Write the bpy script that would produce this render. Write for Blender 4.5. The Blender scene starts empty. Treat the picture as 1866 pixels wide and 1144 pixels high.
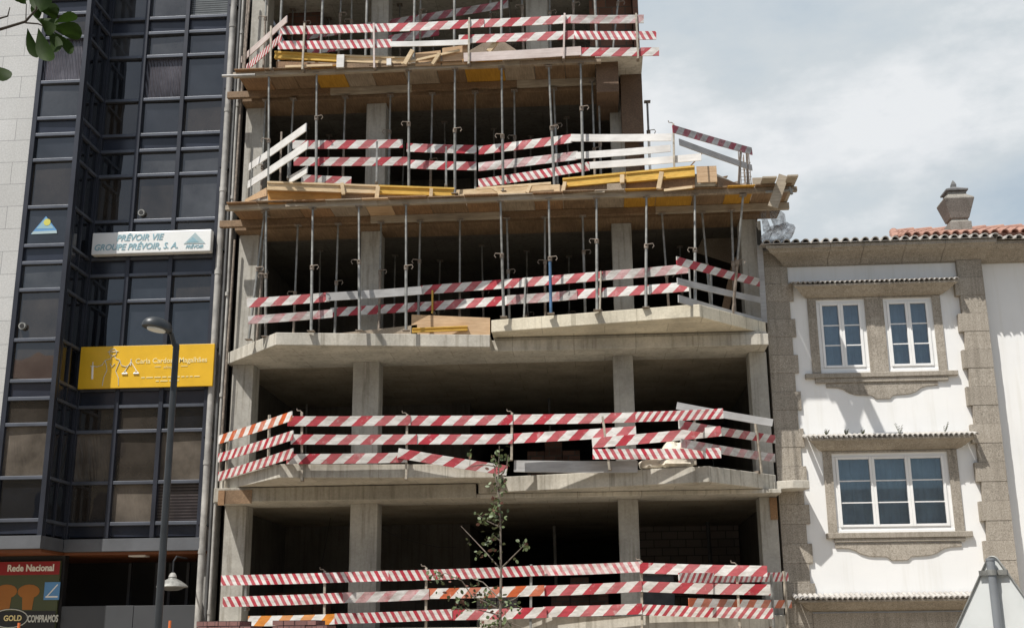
import bpy, bmesh, math, random
from mathutils import Vector, Matrix
random.seed(7)
sc = bpy.context.scene
COL = sc.collection
# ------------------------------------------------------------------ camera
F_PX, CX, CY = 2160.0, 933.0, 572.0
PITCH, ROLL, YAW = 0.26638378, -0.00961515, -0.06637633
CAM = Vector((0, 0, 1.65))
fwd = Vector((math.sin(YAW)*math.cos(PITCH), math.cos(YAW)*math.cos(PITCH), math.sin(PITCH)))
r0 = Vector((math.cos(YAW), -math.sin(YAW), 0)); u0 = r0.cross(fwd)
rgt = math.cos(ROLL)*r0 + math.sin(ROLL)*u0
upv = -math.sin(ROLL)*r0 + math.cos(ROLL)*u0
cam_d = bpy.data.cameras.new('camera'); cam = bpy.data.objects.new('camera', cam_d); COL.objects.link(cam)
cam.matrix_world = Matrix(((rgt.x, upv.x, -fwd.x, CAM.x), (rgt.y, upv.y, -fwd.y, CAM.y), (rgt.z, upv.z, -fwd.z, CAM.z), (0, 0, 0, 1)))
cam_d.sensor_width = 36; cam_d.lens = F_PX/1866*36; cam_d.clip_end = 5000; cam_d.clip_start = .05
sc.camera = cam

def ray(x, y): return fwd*F_PX + rgt*(x-CX) - upv*(y-CY)
def atY(x, y, Y):
    d = ray(x, y); return CAM + d*(Y/d.y)
def atZ(x, y, Z):
    d = ray(x, y); return CAM + d*((Z-CAM.z)/d.z)
def atX(x, y, X):
    d = ray(x, y); return CAM + d*(X/d.x)
def atP(x, y, p, q, off=0.0):
    """survey point on the vertical plane through plan points p, q (shifted off metres towards the street)"""
    d = ray(x, y); t = Vector((q[0]-p[0], q[1]-p[1], 0)).normalized(); n = Vector((t.y, -t.x, 0))
    o = Vector((p[0], p[1], 0)) + n*off
    return CAM + d*((o-CAM).dot(n)/d.dot(n))

# ------------------------------------------------------------------ mesh building
class MB:
    def __init__(s): s.v = []; s.f = []
    def add(s, vs, fs):
        b = len(s.v); s.v += [Vector(v) for v in vs]; s.f += [tuple(i+b for i in f) for f in fs]; return s
    def box(s, a, b):
        x0, x1 = sorted((a[0], b[0])); y0, y1 = sorted((a[1], b[1])); z0, z1 = sorted((a[2], b[2]))
        return s.add([(x0,y0,z0),(x1,y0,z0),(x1,y1,z0),(x0,y1,z0),(x0,y0,z1),(x1,y0,z1),(x1,y1,z1),(x0,y1,z1)],
                     [(3,2,1,0),(4,5,6,7),(0,1,5,4),(1,2,6,5),(2,3,7,6),(3,0,4,7)])
    def bar(s, p, q, w, h, up=Vector((0,0,1))):
        """box from p to q; w across (horizontal), h along up"""
        p = Vector(p); q = Vector(q); t = (q-p).normalized(); sd = t.cross(up)
        if sd.length < 1e-5: sd = Vector((1,0,0))
        sd.normalize(); n = sd.cross(t).normalized(); a = sd*w/2; b = n*h/2
        vs = [p-a-b, p+a-b, p+a+b, p-a+b, q-a-b, q+a-b, q+a+b, q-a+b]
        return s.add(vs, [(0,1,2,3),(7,6,5,4),(4,5,1,0),(5,6,2,1),(6,7,3,2),(7,4,0,3)])
    def tube(s, pts, rad, n=10, cap=True):
        pts = [Vector(p) for p in pts]
        rs = rad if isinstance(rad, (list, tuple)) else [rad]*len(pts)
        b = len(s.v); ref = None
        for i, p in enumerate(pts):
            t = (pts[min(i+1, len(pts)-1)]-pts[max(i-1, 0)])
            if t.length < 1e-9: t = Vector((0,0,1))
            t.normalize()
            if ref is None:
                ref = Vector((1,0,0)) if abs(t.x) < .9 else Vector((0,1,0))
            a = (ref - t*ref.dot(t)).normalized(); c = t.cross(a); ref = a
            for k in range(n):
                g = 2*math.pi*k/n; s.v.append(p + (a*math.cos(g)+c*math.sin(g))*rs[i])
        for i in range(len(pts)-1):
            for k in range(n):
                k2 = (k+1) % n; s.f.append((b+i*n+k, b+i*n+k2, b+(i+1)*n+k2, b+(i+1)*n+k))
        if cap:
            s.f.append(tuple(b+k for k in range(n-1, -1, -1))); e = b+(len(pts)-1)*n
            s.f.append(tuple(e+k for k in range(n)))
        return s
    def prism(s, poly, z0, z1):
        """poly: plan outline (x, y), counter-clockwise seen from above"""
        n = len(poly)
        ar = sum(poly[i][0]*poly[(i+1) % n][1]-poly[(i+1) % n][0]*poly[i][1] for i in range(n))
        if ar < 0: poly = poly[::-1]
        vs = [(x, y, z0) for x, y in poly] + [(x, y, z1) for x, y in poly]
        return s.add(vs, [tuple(range(n-1, -1, -1)), tuple(range(n, 2*n))] + [(i, (i+1) % n, n+(i+1) % n, n+i) for i in range(n)])
    def face_prism(s, poly, y0, y1):
        """poly: outline in the facade (x, z); y0 the street side"""
        n = len(poly)
        ar = sum(poly[i][0]*poly[(i+1) % n][1]-poly[(i+1) % n][0]*poly[i][1] for i in range(n))
        if ar < 0: poly = poly[::-1]
        vs = [(x, y0, z) for x, z in poly] + [(x, y1, z) for x, z in poly]
        return s.add(vs, [tuple(range(n)), tuple(range(2*n-1, n-1, -1))] + [(n+i, n+(i+1) % n, (i+1) % n, i) for i in range(n)])
    def sweepx(s, prof, x0, x1, m0=0.0, m1=0.0):
        """profile (y, z) swept along x; m0/m1: mitre (x shift per metre towards the street from the first profile point)"""
        n = len(prof); yr = prof[0][0]
        vs = [(x0-(yr-y)*m0, y, z) for y, z in prof] + [(x1+(yr-y)*m1, y, z) for y, z in prof]
        return s.add(vs, [(i, (i+1) % n, n+(i+1) % n, n+i) for i in range(n)] + [tuple(range(n-1, -1, -1)), tuple(range(n, 2*n))])
    def lathe(s, prof, c, n=20, sq=False):
        b = len(s.v); off = math.pi/4 if sq else 0
        if sq: n = 4
        for r, z in prof:
            for k in range(n):
                g = 2*math.pi*k/n+off; s.v.append(Vector((c[0]+r*math.cos(g), c[1]+r*math.sin(g), c[2]+z)))
        for i in range(len(prof)-1):
            for k in range(n):
                k2 = (k+1) % n; s.f.append((b+i*n+k, b+i*n+k2, b+(i+1)*n+k2, b+(i+1)*n+k))
        s.f.append(tuple(b+k for k in range(n-1, -1, -1))); e = b+(len(prof)-1)*n; s.f.append(tuple(e+k for k in range(n)))
        return s

ORIG = {}
def org(o): return ORIG.get(o.name, Vector((0,0,0)))
def build(name, mb, mat, parent=None, origin=None, bevel=0.0, smooth=False, label=None):
    me = bpy.data.meshes.new(name)
    o = bpy.data.objects.new(name, me); COL.objects.link(o)
    if parent is not None:
        oo = org(parent); o.parent = parent
    else:
        oo = Vector(origin) if origin is not None else Vector((0,0,0)); o.location = oo
    ORIG[o.name] = oo
    me.from_pydata([v-oo for v in mb.v], [], mb.f)
    bm = bmesh.new(); bm.from_mesh(me); bmesh.ops.recalc_face_normals(bm, faces=bm.faces); bm.to_mesh(me); bm.free()
    if smooth:
        for p in me.polygons: p.use_smooth = True
        try: me.set_sharp_from_angle(angle=math.radians(40))
        except Exception: pass
    me.materials.append(mat)
    if bevel:
        m = o.modifiers.new('bevel', 'BEVEL'); m.width = bevel; m.segments = 2; m.limit_method = 'ANGLE'
    if label: o['label'] = label
    return o
def tag(o, label, cat, group=None):
    o['label'] = label; o['category'] = cat
    if group: o['group'] = group
    return o
def thing(name, label, cat, loc=(0,0,0), group=None):
    o = bpy.data.objects.new(name, None); COL.objects.link(o); o.location = loc; o.empty_display_size = .2
    ORIG[o.name] = Vector(loc)
    return tag(o, label, cat, group)
def struct(name, mb, mat):
    o = build(name, mb, mat); o['kind'] = 'structure'; return o
def text_mb(body, size, align='CENTER', shear=0.0, bold=0.0, ext=.004):
    cu = bpy.data.curves.new('tmp', 'FONT'); cu.body = body; cu.size = size; cu.align_x = align; cu.align_y = 'CENTER'
    cu.shear = shear; cu.extrude = ext; cu.offset = bold; cu.resolution_u = 3
    o = bpy.data.objects.new('tmp', cu); COL.objects.link(o)
    dg = bpy.context.evaluated_depsgraph_get(); dg.update()
    me = bpy.data.meshes.new_from_object(o.evaluated_get(dg))
    m = MB(); m.v = [Vector((v.co.x, -v.co.z, v.co.y)) for v in me.vertices]; m.f = [tuple(p.vertices) for p in me.polygons]
    bpy.data.objects.remove(o); bpy.data.curves.remove(cu); bpy.data.meshes.remove(me)
    return m
def place(mb, at, sx=1.0):
    mb.v = [Vector((v.x*sx, v.y, v.z)) + Vector(at) for v in mb.v]; return mb

# ------------------------------------------------------------------ materials
def nt(name):
    m = bpy.data.materials.new(name); m.use_nodes = True; t = m.node_tree
    b = t.nodes.get('Principled BSDF'); return m, t, b
def N(t, typ, **kw):
    n = t.nodes.new(typ)
    for k, v in kw.items():
        if k.startswith('i_'):
            n.inputs[k[2:].replace('_', ' ')].default_value = v
        else: setattr(n, k, v)
    return n
def ramp(t, src, stops):
    r = N(t, 'ShaderNodeValToRGB'); e = r.color_ramp.elements
    while len(e) < len(stops): e.new(.5)
    for i, (p, c) in enumerate(stops):
        e[i].position = p; e[i].color = (c[0], c[1], c[2], 1)
    t.links.new(src, r.inputs[0]); return r.outputs[0]
def mixc(t, fac, a, b, mode='MIX'):
    m = N(t, 'ShaderNodeMix', data_type='RGBA', blend_type=mode)
    for sock, val in ((m.inputs[0], fac), (m.inputs[6], a), (m.inputs[7], b)):
        if hasattr(val, 'is_output'): t.links.new(val, sock)
        elif isinstance(val, (int, float)): sock.default_value = val
        else: sock.default_value = (val[0], val[1], val[2], 1)
    return m.outputs[2]
def math_(t, op, a, b=0.0, c=None):
    m = N(t, 'ShaderNodeMath', operation=op)
    for i, val in enumerate((a, b, c)):
        if val is None: continue
        if hasattr(val, 'is_output'): t.links.new(val, m.inputs[i])
        else: m.inputs[i].default_value = val
    return m.outputs[0]
def mapping(t, src, scale=(1,1,1), loc=(0,0,0), rot=(0,0,0)):
    m = N(t, 'ShaderNodeMapping'); m.inputs['Scale'].default_value = scale; m.inputs['Location'].default_value = loc
    m.inputs['Rotation'].default_value = rot; t.links.new(src, m.inputs[0]); return m.outputs[0]
def noise(t, vec, scale, detail=4, rough=.55):
    n = N(t, 'ShaderNodeTexNoise'); n.inputs['Scale'].default_value = scale; n.inputs['Detail'].default_value = detail
    n.inputs['Roughness'].default_value = rough; t.links.new(vec, n.inputs['Vector']); return n.outputs[0]
def objco(t): return N(t, 'ShaderNodeTexCoord').outputs['Object']
def pos(t): return N(t, 'ShaderNodeNewGeometry').outputs['Position']
def bump(t, b, h, st=.3, d=.01):
    n = N(t, 'ShaderNodeBump'); n.inputs['Strength'].default_value = st; n.inputs['Distance'].default_value = d
    t.links.new(h, n.inputs['Height']); t.links.new(n.outputs[0], b.inputs['Normal'])
def simple(name, col, rough=.6, metal=0.0, var=.25, scale=6.0, bumpst=.0, spec=None):
    m, t, b = nt(name); p = pos(t); n = noise(t, p, scale, 5)
    a = tuple(c*(1-var) for c in col); c2 = tuple(min(1, c*(1+var)) for c in col)
    t.links.new(ramp(t, n, [(.3, a), (.7, c2)]), b.inputs['Base Color'])
    b.inputs['Roughness'].default_value = rough; b.inputs['Metallic'].default_value = metal
    if spec is not None: b.inputs['Specular IOR Level'].default_value = spec
    if bumpst: bump(t, b, noise(t, p, scale*8, 3), bumpst, .005)
    return m

def m_concrete(name, col, streak=.35, board=.0, boards_vertical=False):
    m, t, b = nt(name); p = pos(t)
    big = noise(t, p, 1.1, 6, .6); fine = noise(t, p, 22, 4, .65)
    st = noise(t, mapping(t, p, (5, 5, .35)), 2.2, 5, .6)
    c = ramp(t, big, [(.3, tuple(x*.72 for x in col)), (.52, col), (.75, tuple(min(1, x*1.22) for x in col))])
    c = mixc(t, streak, c, ramp(t, st, [(.33, (.36, .33, .28)), (.50, (1, 1, 1))]), 'MULTIPLY')
    c = mixc(t, .35, c, ramp(t, fine, [(.35, (.6, .58, .55)), (.65, (1.0, 1.0, 1.0))]), 'MULTIPLY')
    if board:
        w = N(t, 'ShaderNodeTexBrick'); w.inputs['Scale'].default_value = 1.0
        w.inputs['Brick Width'].default_value = 1.25; w.inputs['Row Height'].default_value = board
        w.inputs['Mortar Size'].default_value = .010; w.offset = .5
        for k, q in (('Color1', (1, 1, 1, 1)), ('Color2', (.82, .8, .77, 1)), ('Mortar', (.42, .40, .36, 1))): w.inputs[k].default_value = q
        t.links.new(mapping(t, p, (1, 1, 1), (.3, .1, .05), (math.radians(90) if boards_vertical else 0, 0, 0)), w.inputs[0])
        c = mixc(t, .5, c, w.outputs[0], 'MULTIPLY')
    vor = N(t, 'ShaderNodeTexVoronoi'); vor.inputs['Scale'].default_value = 16; t.links.new(p, vor.inputs['Vector'])
    pit = ramp(t, vor.outputs['Distance'], [(.05, (.45, .43, .4)), (.12, (1, 1, 1))])
    c = mixc(t, .35, c, pit, 'MULTIPLY')
    t.links.new(c, b.inputs['Base Color']); b.inputs['Roughness'].default_value = .88
    b.inputs['Specular IOR Level'].default_value = .25
    bump(t, b, fine, .25, .006); return m
M = {}
M['concrete'] = m_concrete('concrete', (.54, .515, .455), .42, .6)
M['concrete_pale'] = m_concrete('concrete_pale', (.68, .63, .51), .2, .6)
M['soffit'] = m_concrete('concrete_soffit', (.50, .43, .32), .2, .6)
M['column'] = m_concrete('concrete_column', (.43, .415, .375), .5)
M['inner'] = m_concrete('concrete_inner_shaded', (.15, .138, .118), .45, .9)  # concrete darkened, the dimness of the rooms put into its colour
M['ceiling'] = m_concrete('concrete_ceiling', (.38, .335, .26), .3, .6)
M['innerdark'] = m_concrete('concrete_inner_deep_shade', (.07, .065, .058), .3, .4, True)  # darkest concrete copy, deep room shade painted into the far walls

def m_wood(name, c1, c2, rough=.75, grain=(1, 14, 14), dirt=.4):
    m, t, b = nt(name); p = objco(t)
    rnd = N(t, 'ShaderNodeObjectInfo').outputs['Random']
    off = N(t, 'ShaderNodeVectorMath', operation='ADD'); t.links.new(p, off.inputs[0])
    cmb = N(t, 'ShaderNodeCombineXYZ'); t.links.new(math_(t, 'MULTIPLY', rnd, 37.0), cmb.inputs[0]); t.links.new(math_(t, 'MULTIPLY', rnd, 11.0), cmb.inputs[1])
    t.links.new(cmb.outputs[0], off.inputs[1]); p = off.outputs[0]
    g = noise(t, mapping(t, p, grain), 2.5, 6, .65); d = noise(t, p, 1.6, 5, .6)
    c = ramp(t, g, [(.3, c1), (.7, c2)])
    c = mixc(t, dirt, c, ramp(t, d, [(.3, (.42, .38, .34)), (.62, (1, 1, 1))]), 'MULTIPLY')
    t.links.new(c, b.inputs['Base Color']); b.inputs['Roughness'].default_value = rough
    bump(t, b, g, .2, .004); return m
M['ply_brown'] = m_wood('plywood_brown', (.15, .095, .052), (.29, .19, .11), grain=(14, 1.2, 14), dirt=.65)
M['ply_dark'] = m_wood('plywood_dark', (.10, .062, .038), (.19, .12, .072), grain=(14, 1.2, 14), dirt=.6)
M['ply_grey'] = m_wood('plywood_grey', (.24, .19, .14), (.40, .33, .25), grain=(14, 1.2, 14), dirt=.6)
M['ply_red'] = m_wood('plywood_reddish', (.18, .10, .05), (.34, .20, .10), grain=(14, 1.2, 14), dirt=.6)
M['ply_yellow'] = m_wood('plywood_yellow', (.34, .165, .015), (.52, .28, .03), grain=(14, 1.2, 14), dirt=.25)
M['ply_pale'] = m_wood('plywood_pale', (.42, .27, .15), (.62, .44, .27), grain=(1.2, 14, 14), dirt=.35)
M['ply_orange'] = m_wood('plywood_orange', (.42, .19, .04), (.58, .29, .07), grain=(1.2, 14, 14), dirt=.4)
M['lumber'] = m_wood('raw_lumber', (.50, .37, .21), (.70, .55, .36), grain=(2, 9, 9), dirt=.3)
M['beam_yellow'] = m_wood('beam_yellow', (.52, .30, .04), (.72, .47, .10), grain=(1.2, 14, 14), dirt=.3)
M['old_board'] = m_wood('weathered_board', (.30, .25, .19), (.46, .40, .31), grain=(1.2, 14, 14), dirt=.5)

def m_stripe(name, red, period, slant, white=(.80, .79, .77), fade=.0, dirt=.5):
    m, t, b = nt(name); p = objco(t); s = N(t, 'ShaderNodeSeparateXYZ'); t.links.new(p, s.inputs[0])
    rnd = N(t, 'ShaderNodeObjectInfo').outputs['Random']
    u = math_(t, 'ADD', s.outputs[0], math_(t, 'MULTIPLY', s.outputs[2], -slant))
    u = math_(t, 'ADD', math_(t, 'DIVIDE', u, period), math_(t, 'MULTIPLY', rnd, 7.3))
    wob = math_(t, 'MULTIPLY', math_(t, 'SUBTRACT', noise(t, p, 9, 3), .5), .10)
    fr = math_(t, 'FRACT', math_(t, 'ADD', u, wob))
    k = math_(t, 'LESS_THAN', fr, .5)
    off = N(t, 'ShaderNodeVectorMath', operation='ADD'); t.links.new(p, off.inputs[0])
    cmb = N(t, 'ShaderNodeCombineXYZ'); t.links.new(math_(t, 'MULTIPLY', rnd, 91.0), cmb.inputs[0]); t.links.new(cmb.outputs[0], off.inputs[1]); q = off.outputs[0]
    wear = noise(t, q, 4.5, 7, .7)
    lo = .30 + fade*.22
    pale = tuple(a*.45+b2*.55 for a, b2 in zip(red, white))
    rc = ramp(t, wear, [(lo, pale), (lo+.14, red)])
    # each stripe fades a little differently
    wn = N(t, 'ShaderNodeTexWhiteNoise', noise_dimensions='1D'); t.links.new(math_(t, 'FLOOR', u), wn.inputs['W'])
    rc = mixc(t, math_(t, 'MULTIPLY', wn.outputs[0], .30), rc, pale)
    grime = noise(t, mapping(t, q, (1.2, 4, 4)), 3, 6, .7)
    c = mixc(t, k, white, rc)
    c = mixc(t, dirt, c, ramp(t, grime, [(.36, (.42, .39, .35)), (.60, (1, 1, 1))]), 'MULTIPLY')
    sc_ = ramp(t, noise(t, mapping(t, q, (1, 6, 12)), 7, 5, .75), [(.57, (1, 1, 1)), (.70, (.50, .45, .38))])
    c = mixc(t, dirt*.8, c, sc_, 'MULTIPLY')
    c = mixc(t, 1.0, c, ramp(t, math_(t, 'FRACT', math_(t, 'MULTIPLY', rnd, 13.7)), [(0, (.80, .79, .77)), (.5, (.95, .94, .93)), (1, (1, 1, 1))]), 'MULTIPLY')
    big = noise(t, mapping(t, q, (1, 2, 2)), 1.3, 4, .6); c = mixc(t, dirt, c, ramp(t, big, [(.36, (.66, .63, .60)), (.55, (1, 1, 1))]), 'MULTIPLY')
    t.links.new(c, b.inputs['Base Color']); b.inputs['Roughness'].default_value = .5; return m
RED = (.50, .035, .055)
M['wide'] = m_stripe('stripe_wide', RED, .43, 1.05)
M['wide_faded'] = m_stripe('stripe_wide_faded', (.52, .07, .10), .42, 1.0, (.66, .65, .64), 1.0, .7)
M['mid'] = m_stripe('stripe_mid', RED, .27, .9)
M['narrow'] = m_stripe('stripe_narrow', (.50, .03, .055), .145, -.55)
M['narrow_faded'] = m_stripe('stripe_narrow_faded', (.60, .10, .13), .145, -.55, (.80, .76, .75), .7)
M['narrow_right'] = m_stripe('stripe_narrow_right', RED, .15, .75)
M['orange'] = m_stripe('stripe_orange', (.60, .12, .03), .42, .95)
M['amber'] = m_stripe('stripe_amber', (.75, .27, .03), .42, .8)
M['shade_wide'] = m_stripe('stripe_wide_shaded', (.36, .03, .06), .42, 1.0, (.52, .51, .51), .3, .7)  # darker copy for shaded boards, shade put into both colours; dirtier too
M['white_board'] = m_wood('white_painted_board', (.66, .65, .63), (.80, .79, .77), .55, (1, 10, 10), .4)
M['grey_board'] = m_wood('grey_board', (.34, .34, .34), (.47, .47, .47), .6, (1, 10, 10), .45)
M['pink_board'] = m_wood('faded_pink_board', (.52, .43, .40), (.66, .58, .55), .6, (1, 10, 10), .45)

M['steel'] = simple('galvanised_steel', (.25, .25, .235), .5, .35, .35, 9)
M['steel_rust'] = simple('rusty_steel', (.24, .20, .165), .7, .2, .45, 12)
M['steel_blue'] = simple('blue_painted_steel', (.07, .15, .27), .55, .1, .35, 9)
M['post_metal'] = simple('post_metal', (.36, .32, .26), .6, .15, .35, 14)
M['dark_metal'] = simple('dark_metal', (.03, .032, .036), .45, .3, .2, 5)
M['lamp_metal'] = simple('lamp_grey_metal', (.030, .034, .038), .42, .2, .15, 5)
M['frame_navy'] = simple('navy_aluminium', (.026, .029, .040), .42, .25, .25, 1.4)
M['rail_sunlit'] = simple('navy_aluminium_sunlit', (.085, .094, .115), .42, .3, .25, 1.6)  # lighter copy of the frame metal, sun catching the transoms painted in
M['spandrel'] = simple('spandrel_glass', (.024, .028, .041), .22, 0, .35, .8)
M['black'] = simple('shop_unlit', (.012, .011, .011), .6, 0, .3, 2)  # near-black colour stands in for the unlit depth of the shop
M['rubber'] = simple('black_paint', (.02, .02, .02), .6)
M['bag'] = simple('bag_cloth', (.62, .57, .48), .85, 0, .2, 9, .4)
M['white_frame'] = simple('white_pvc', (.80, .80, .79), .35, 0, .04, 3)
M['white_sign'] = simple('white_sign_face', (.76, .77, .76), .35, 0, .05, 2)
M['pipe'] = simple('dirty_white_pipe', (.34, .33, .31), .6, 0, .35, 3.5)
M['pipe_dark'] = simple('dark_pipe', (.10, .10, .10), .6, 0, .3, 3)
M['asphalt'] = simple('asphalt', (.10, .098, .094), .9, 0, .3, 4, .4)
M['paint_white'] = simple('road_paint', (.7, .7, .68), .7, 0, .15, 4)
M['sign_back'] = simple('sign_back', (.66, .68, .67), .42, .15, .08, 2.5)
M['post_grey'] = simple('grey_post', (.24, .255, .27), .45, .2, .1, 3)
M['sticker'] = simple('sticker_white', (.78, .78, .76), .5)
M['tarpaulin'] = simple('grey_tarpaulin', (.13, .13, .13), .8, 0, .3, 4, .4)

def m_tiles(name, c, ch, w, mortar, msize=.012, off=.5, rough=.8, var=.15):
    m, t, b = nt(name); p = pos(t)
    s = N(t, 'ShaderNodeSeparateXYZ'); t.links.new(p, s.inputs[0]); cb = N(t, 'ShaderNodeCombineXYZ')
    t.links.new(math_(t, 'ADD', s.outputs[0], s.outputs[1]), cb.inputs[0]); t.links.new(s.outputs[2], cb.inputs[1])
    w_ = N(t, 'ShaderNodeTexBrick'); w_.offset = off; w_.inputs['Scale'].default_value = 1
    w_.inputs['Brick Width'].default_value = w; w_.inputs['Row Height'].default_value = ch; w_.inputs['Mortar Size'].default_value = msize
    w_.inputs['Color1'].default_value = tuple(x*(1-var) for x in c)+(1,); w_.inputs['Color2'].default_value = tuple(min(1, x*(1+var)) for x in c)+(1,)
    w_.inputs['Mortar'].default_value = mortar+(1,); t.links.new(cb.outputs[0], w_.inputs[0])
    n = noise(t, p, 30, 3, .7); c_ = mixc(t, .6, w_.outputs[0], ramp(t, n, [(.35, (.72, .72, .72)), (.65, (1.05, 1.05, 1.05))]), 'MULTIPLY')
    big = noise(t, mapping(t, p, (1, 1, .4)), .9, 4); c_ = mixc(t, .5, c_, ramp(t, big, [(.3, (.78, .77, .75)), (.65, (1, 1, 1))]), 'MULTIPLY')
    t.links.new(c_, b.inputs['Base Color']); b.inputs['Roughness'].default_value = rough
    bump(t, b, w_.outputs['Fac'], -.4, .008); return m
M['granite_panel'] = m_tiles('granite_panel', (.50, .50, .49), .505, .93, (.24, .24, .24), .006, .5, .6, .05)
M['brick'] = m_tiles('hollow_brick', (.155, .08, .055), .20, .30, (.10, .085, .07), .014, .5, .85, .3)
M['block'] = m_tiles('concrete_block', (.26, .22, .19), .2, .4, (.10, .09, .08), .012)
M['paver'] = m_tiles('clay_paver', (.23, .115, .105), .085, .19, (.09, .05, .05), .007, .5, .8, .2)
M['pavement'] = m_tiles('pavement_slab', (.34, .28, .20), .3, .3, (.2, .2, .2))

def m_granite(name='granite_stone', k=(1, 1, 1)):
    m, t, b = nt(name); p = pos(t)
    v = noise(t, p, 46, 3, .6); big = noise(t, p, 1.5, 4); fine = noise(t, p, 110, 2, .6)
    K = lambda q: tuple(x*y for x, y in zip(q, k))
    c = ramp(t, v, [(.28, K((.20, .178, .15))), (.44, K((.36, .325, .278))), (.60, K((.46, .42, .365))), (.76, K((.62, .575, .51)))])
    s = N(t, 'ShaderNodeSeparateXYZ'); t.links.new(p, s.inputs[0])
    wn = N(t, 'ShaderNodeTexWhiteNoise', noise_dimensions='2D'); cb = N(t, 'ShaderNodeCombineXYZ')
    t.links.new(math_(t, 'FLOOR', math_(t, 'DIVIDE', math_(t, 'SUBTRACT', 9.12, s.outputs[2]), .382)), cb.inputs[0])
    t.links.new(math_(t, 'GREATER_THAN', s.outputs[0], 6.0), cb.inputs[1]); t.links.new(cb.outputs[0], wn.inputs['Vector'])
    c = mixc(t, .9, c, ramp(t, wn.outputs[0], [(0, (.78, .77, .75)), (1, (1.0, .99, .97))]), 'MULTIPLY')
    c = mixc(t, .5, c, ramp(t, big, [(.3, (.70, .68, .65)), (.65, (1, 1, 1))]), 'MULTIPLY')
    c = mixc(t, .22, c, ramp(t, fine, [(.4, (.6, .6, .6)), (.6, (1.05, 1.05, 1.05))]), 'MULTIPLY')
    st = noise(t, mapping(t, p, (6, 6, .4)), 2.0, 5, .6); c = mixc(t, .45, c, ramp(t, st, [(.34, (.55, .53, .5)), (.52, (1, 1, 1))]), 'MULTIPLY')
    t.links.new(c, b.inputs['Base Color']); b.inputs['Roughness'].default_value = .85; bump(t, b, v, .2, .005); return m
M['granite'] = m_granite(); M['chimney_stone'] = m_granite('chimney_stone', (.72, .76, .80))
def m_render():
    m, t, b = nt('white_render'); p = pos(t)
    big = noise(t, p, .7, 5); st = noise(t, mapping(t, p, (4, 4, .3)), 1.6, 5, .6); fine = noise(t, p, 60, 3, .6)
    c = ramp(t, big, [(.3, (.74, .745, .74)), (.6, (.80, .80, .79))])
    c = mixc(t, .35, c, ramp(t, st, [(.28, (.80, .78, .72)), (.48, (1, 1, 1))]), 'MULTIPLY')
    t.links.new(c, b.inputs['Base Color']); b.inputs['Roughness'].default_value = .9; bump(t, b, fine, .15, .003); return m
M['render'] = m_render()
def m_rooftile(name, a, b2):
    m, t, b = nt(name); p = pos(t); n = noise(t, p, 6, 5, .7); n2 = noise(t, p, 40, 2)
    c = ramp(t, n, [(.3, a), (.7, b2)]); c = mixc(t, .4, c, ramp(t, n2, [(.35, (.7, .7, .7)), (.65, (1.05, 1.05, 1.05))]), 'MULTIPLY')
    t.links.new(c, b.inputs['Base Color']); b.inputs['Roughness'].default_value = .85; return m
M['rooftile'] = m_rooftile('clay_tile', (.25, .12, .09), (.40, .235, .175))
M['eavetile'] = m_rooftile('old_grey_tile', (.30, .28, .26), (.52, .50, .47))

def m_glass(name, tint, blinds=0, rough=.02, folds=0, mott=.5, spec=.5):
    m, t, b = nt(name); p = pos(t); n = noise(t, p, 1.3, 4, .6)
    c = ramp(t, n, [(.3, tuple(x*(1-mott) for x in tint)), (.7, tuple(x*(1+mott) for x in tint))])
    s = N(t, 'ShaderNodeSeparateXYZ'); t.links.new(p, s.inputs[0])
    if blinds:
        k = math_(t, 'LESS_THAN', math_(t, 'FRACT', math_(t, 'MULTIPLY', s.outputs[2], blinds)), .55)
        c = mixc(t, k, c, tuple(x*.35 for x in tint))
    t.links.new(c, b.inputs['Base Color']); b.inputs['Roughness'].default_value = rough
    b.inputs['Specular IOR Level'].default_value = spec; b.inputs['IOR'].default_value = 1.5
    # panes are never perfectly flat
    w = noise(t, mapping(t, p, (1, 1, 1)), .9, 2)
    nb = N(t, 'ShaderNodeBump'); nb.inputs['Strength'].default_value = .16; nb.inputs['Distance'].default_value = .05; t.links.new(w, nb.inputs['Height'])
    if folds:
        wv = N(t, 'ShaderNodeTexWave'); wv.inputs['Scale'].default_value = 3.2; wv.inputs['Distortion'].default_value = 5; wv.inputs['Detail'].default_value = 2
        t.links.new(mapping(t, p, (1.6, 1, .55), (0, 0, 0), (0, .5, 0)), wv.inputs[0])
        nb2 = N(t, 'ShaderNodeBump'); nb2.inputs['Strength'].default_value = folds; nb2.inputs['Distance'].default_value = .05
        t.links.new(wv.outputs[1], nb2.inputs['Height']); t.links.new(nb.outputs[0], nb2.inputs['Normal']); nb = nb2
    t.links.new(nb.outputs[0], b.inputs['Normal']); return m
GL = [m_glass('glass_smoke', (.016, .018, .022), spec=1.0), m_glass('glass_brown', (.030, .025, .021), spec=.9), m_glass('glass_cloud_grey', (.040, .041, .043), spec=1.0),
      m_glass('glass_dark', (.008, .009, .012), spec=1.0), m_glass('glass_blinds', (.16, .17, .17), 18), m_glass('glass_curtain', (.10, .085, .070), 0, .04, folds=.05, spec=.8),
      m_glass('glass_film', (.085, .080, .092), 0, .14, .5), m_glass('glass_shutter', (.07, .06, .06), 16)]
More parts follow.
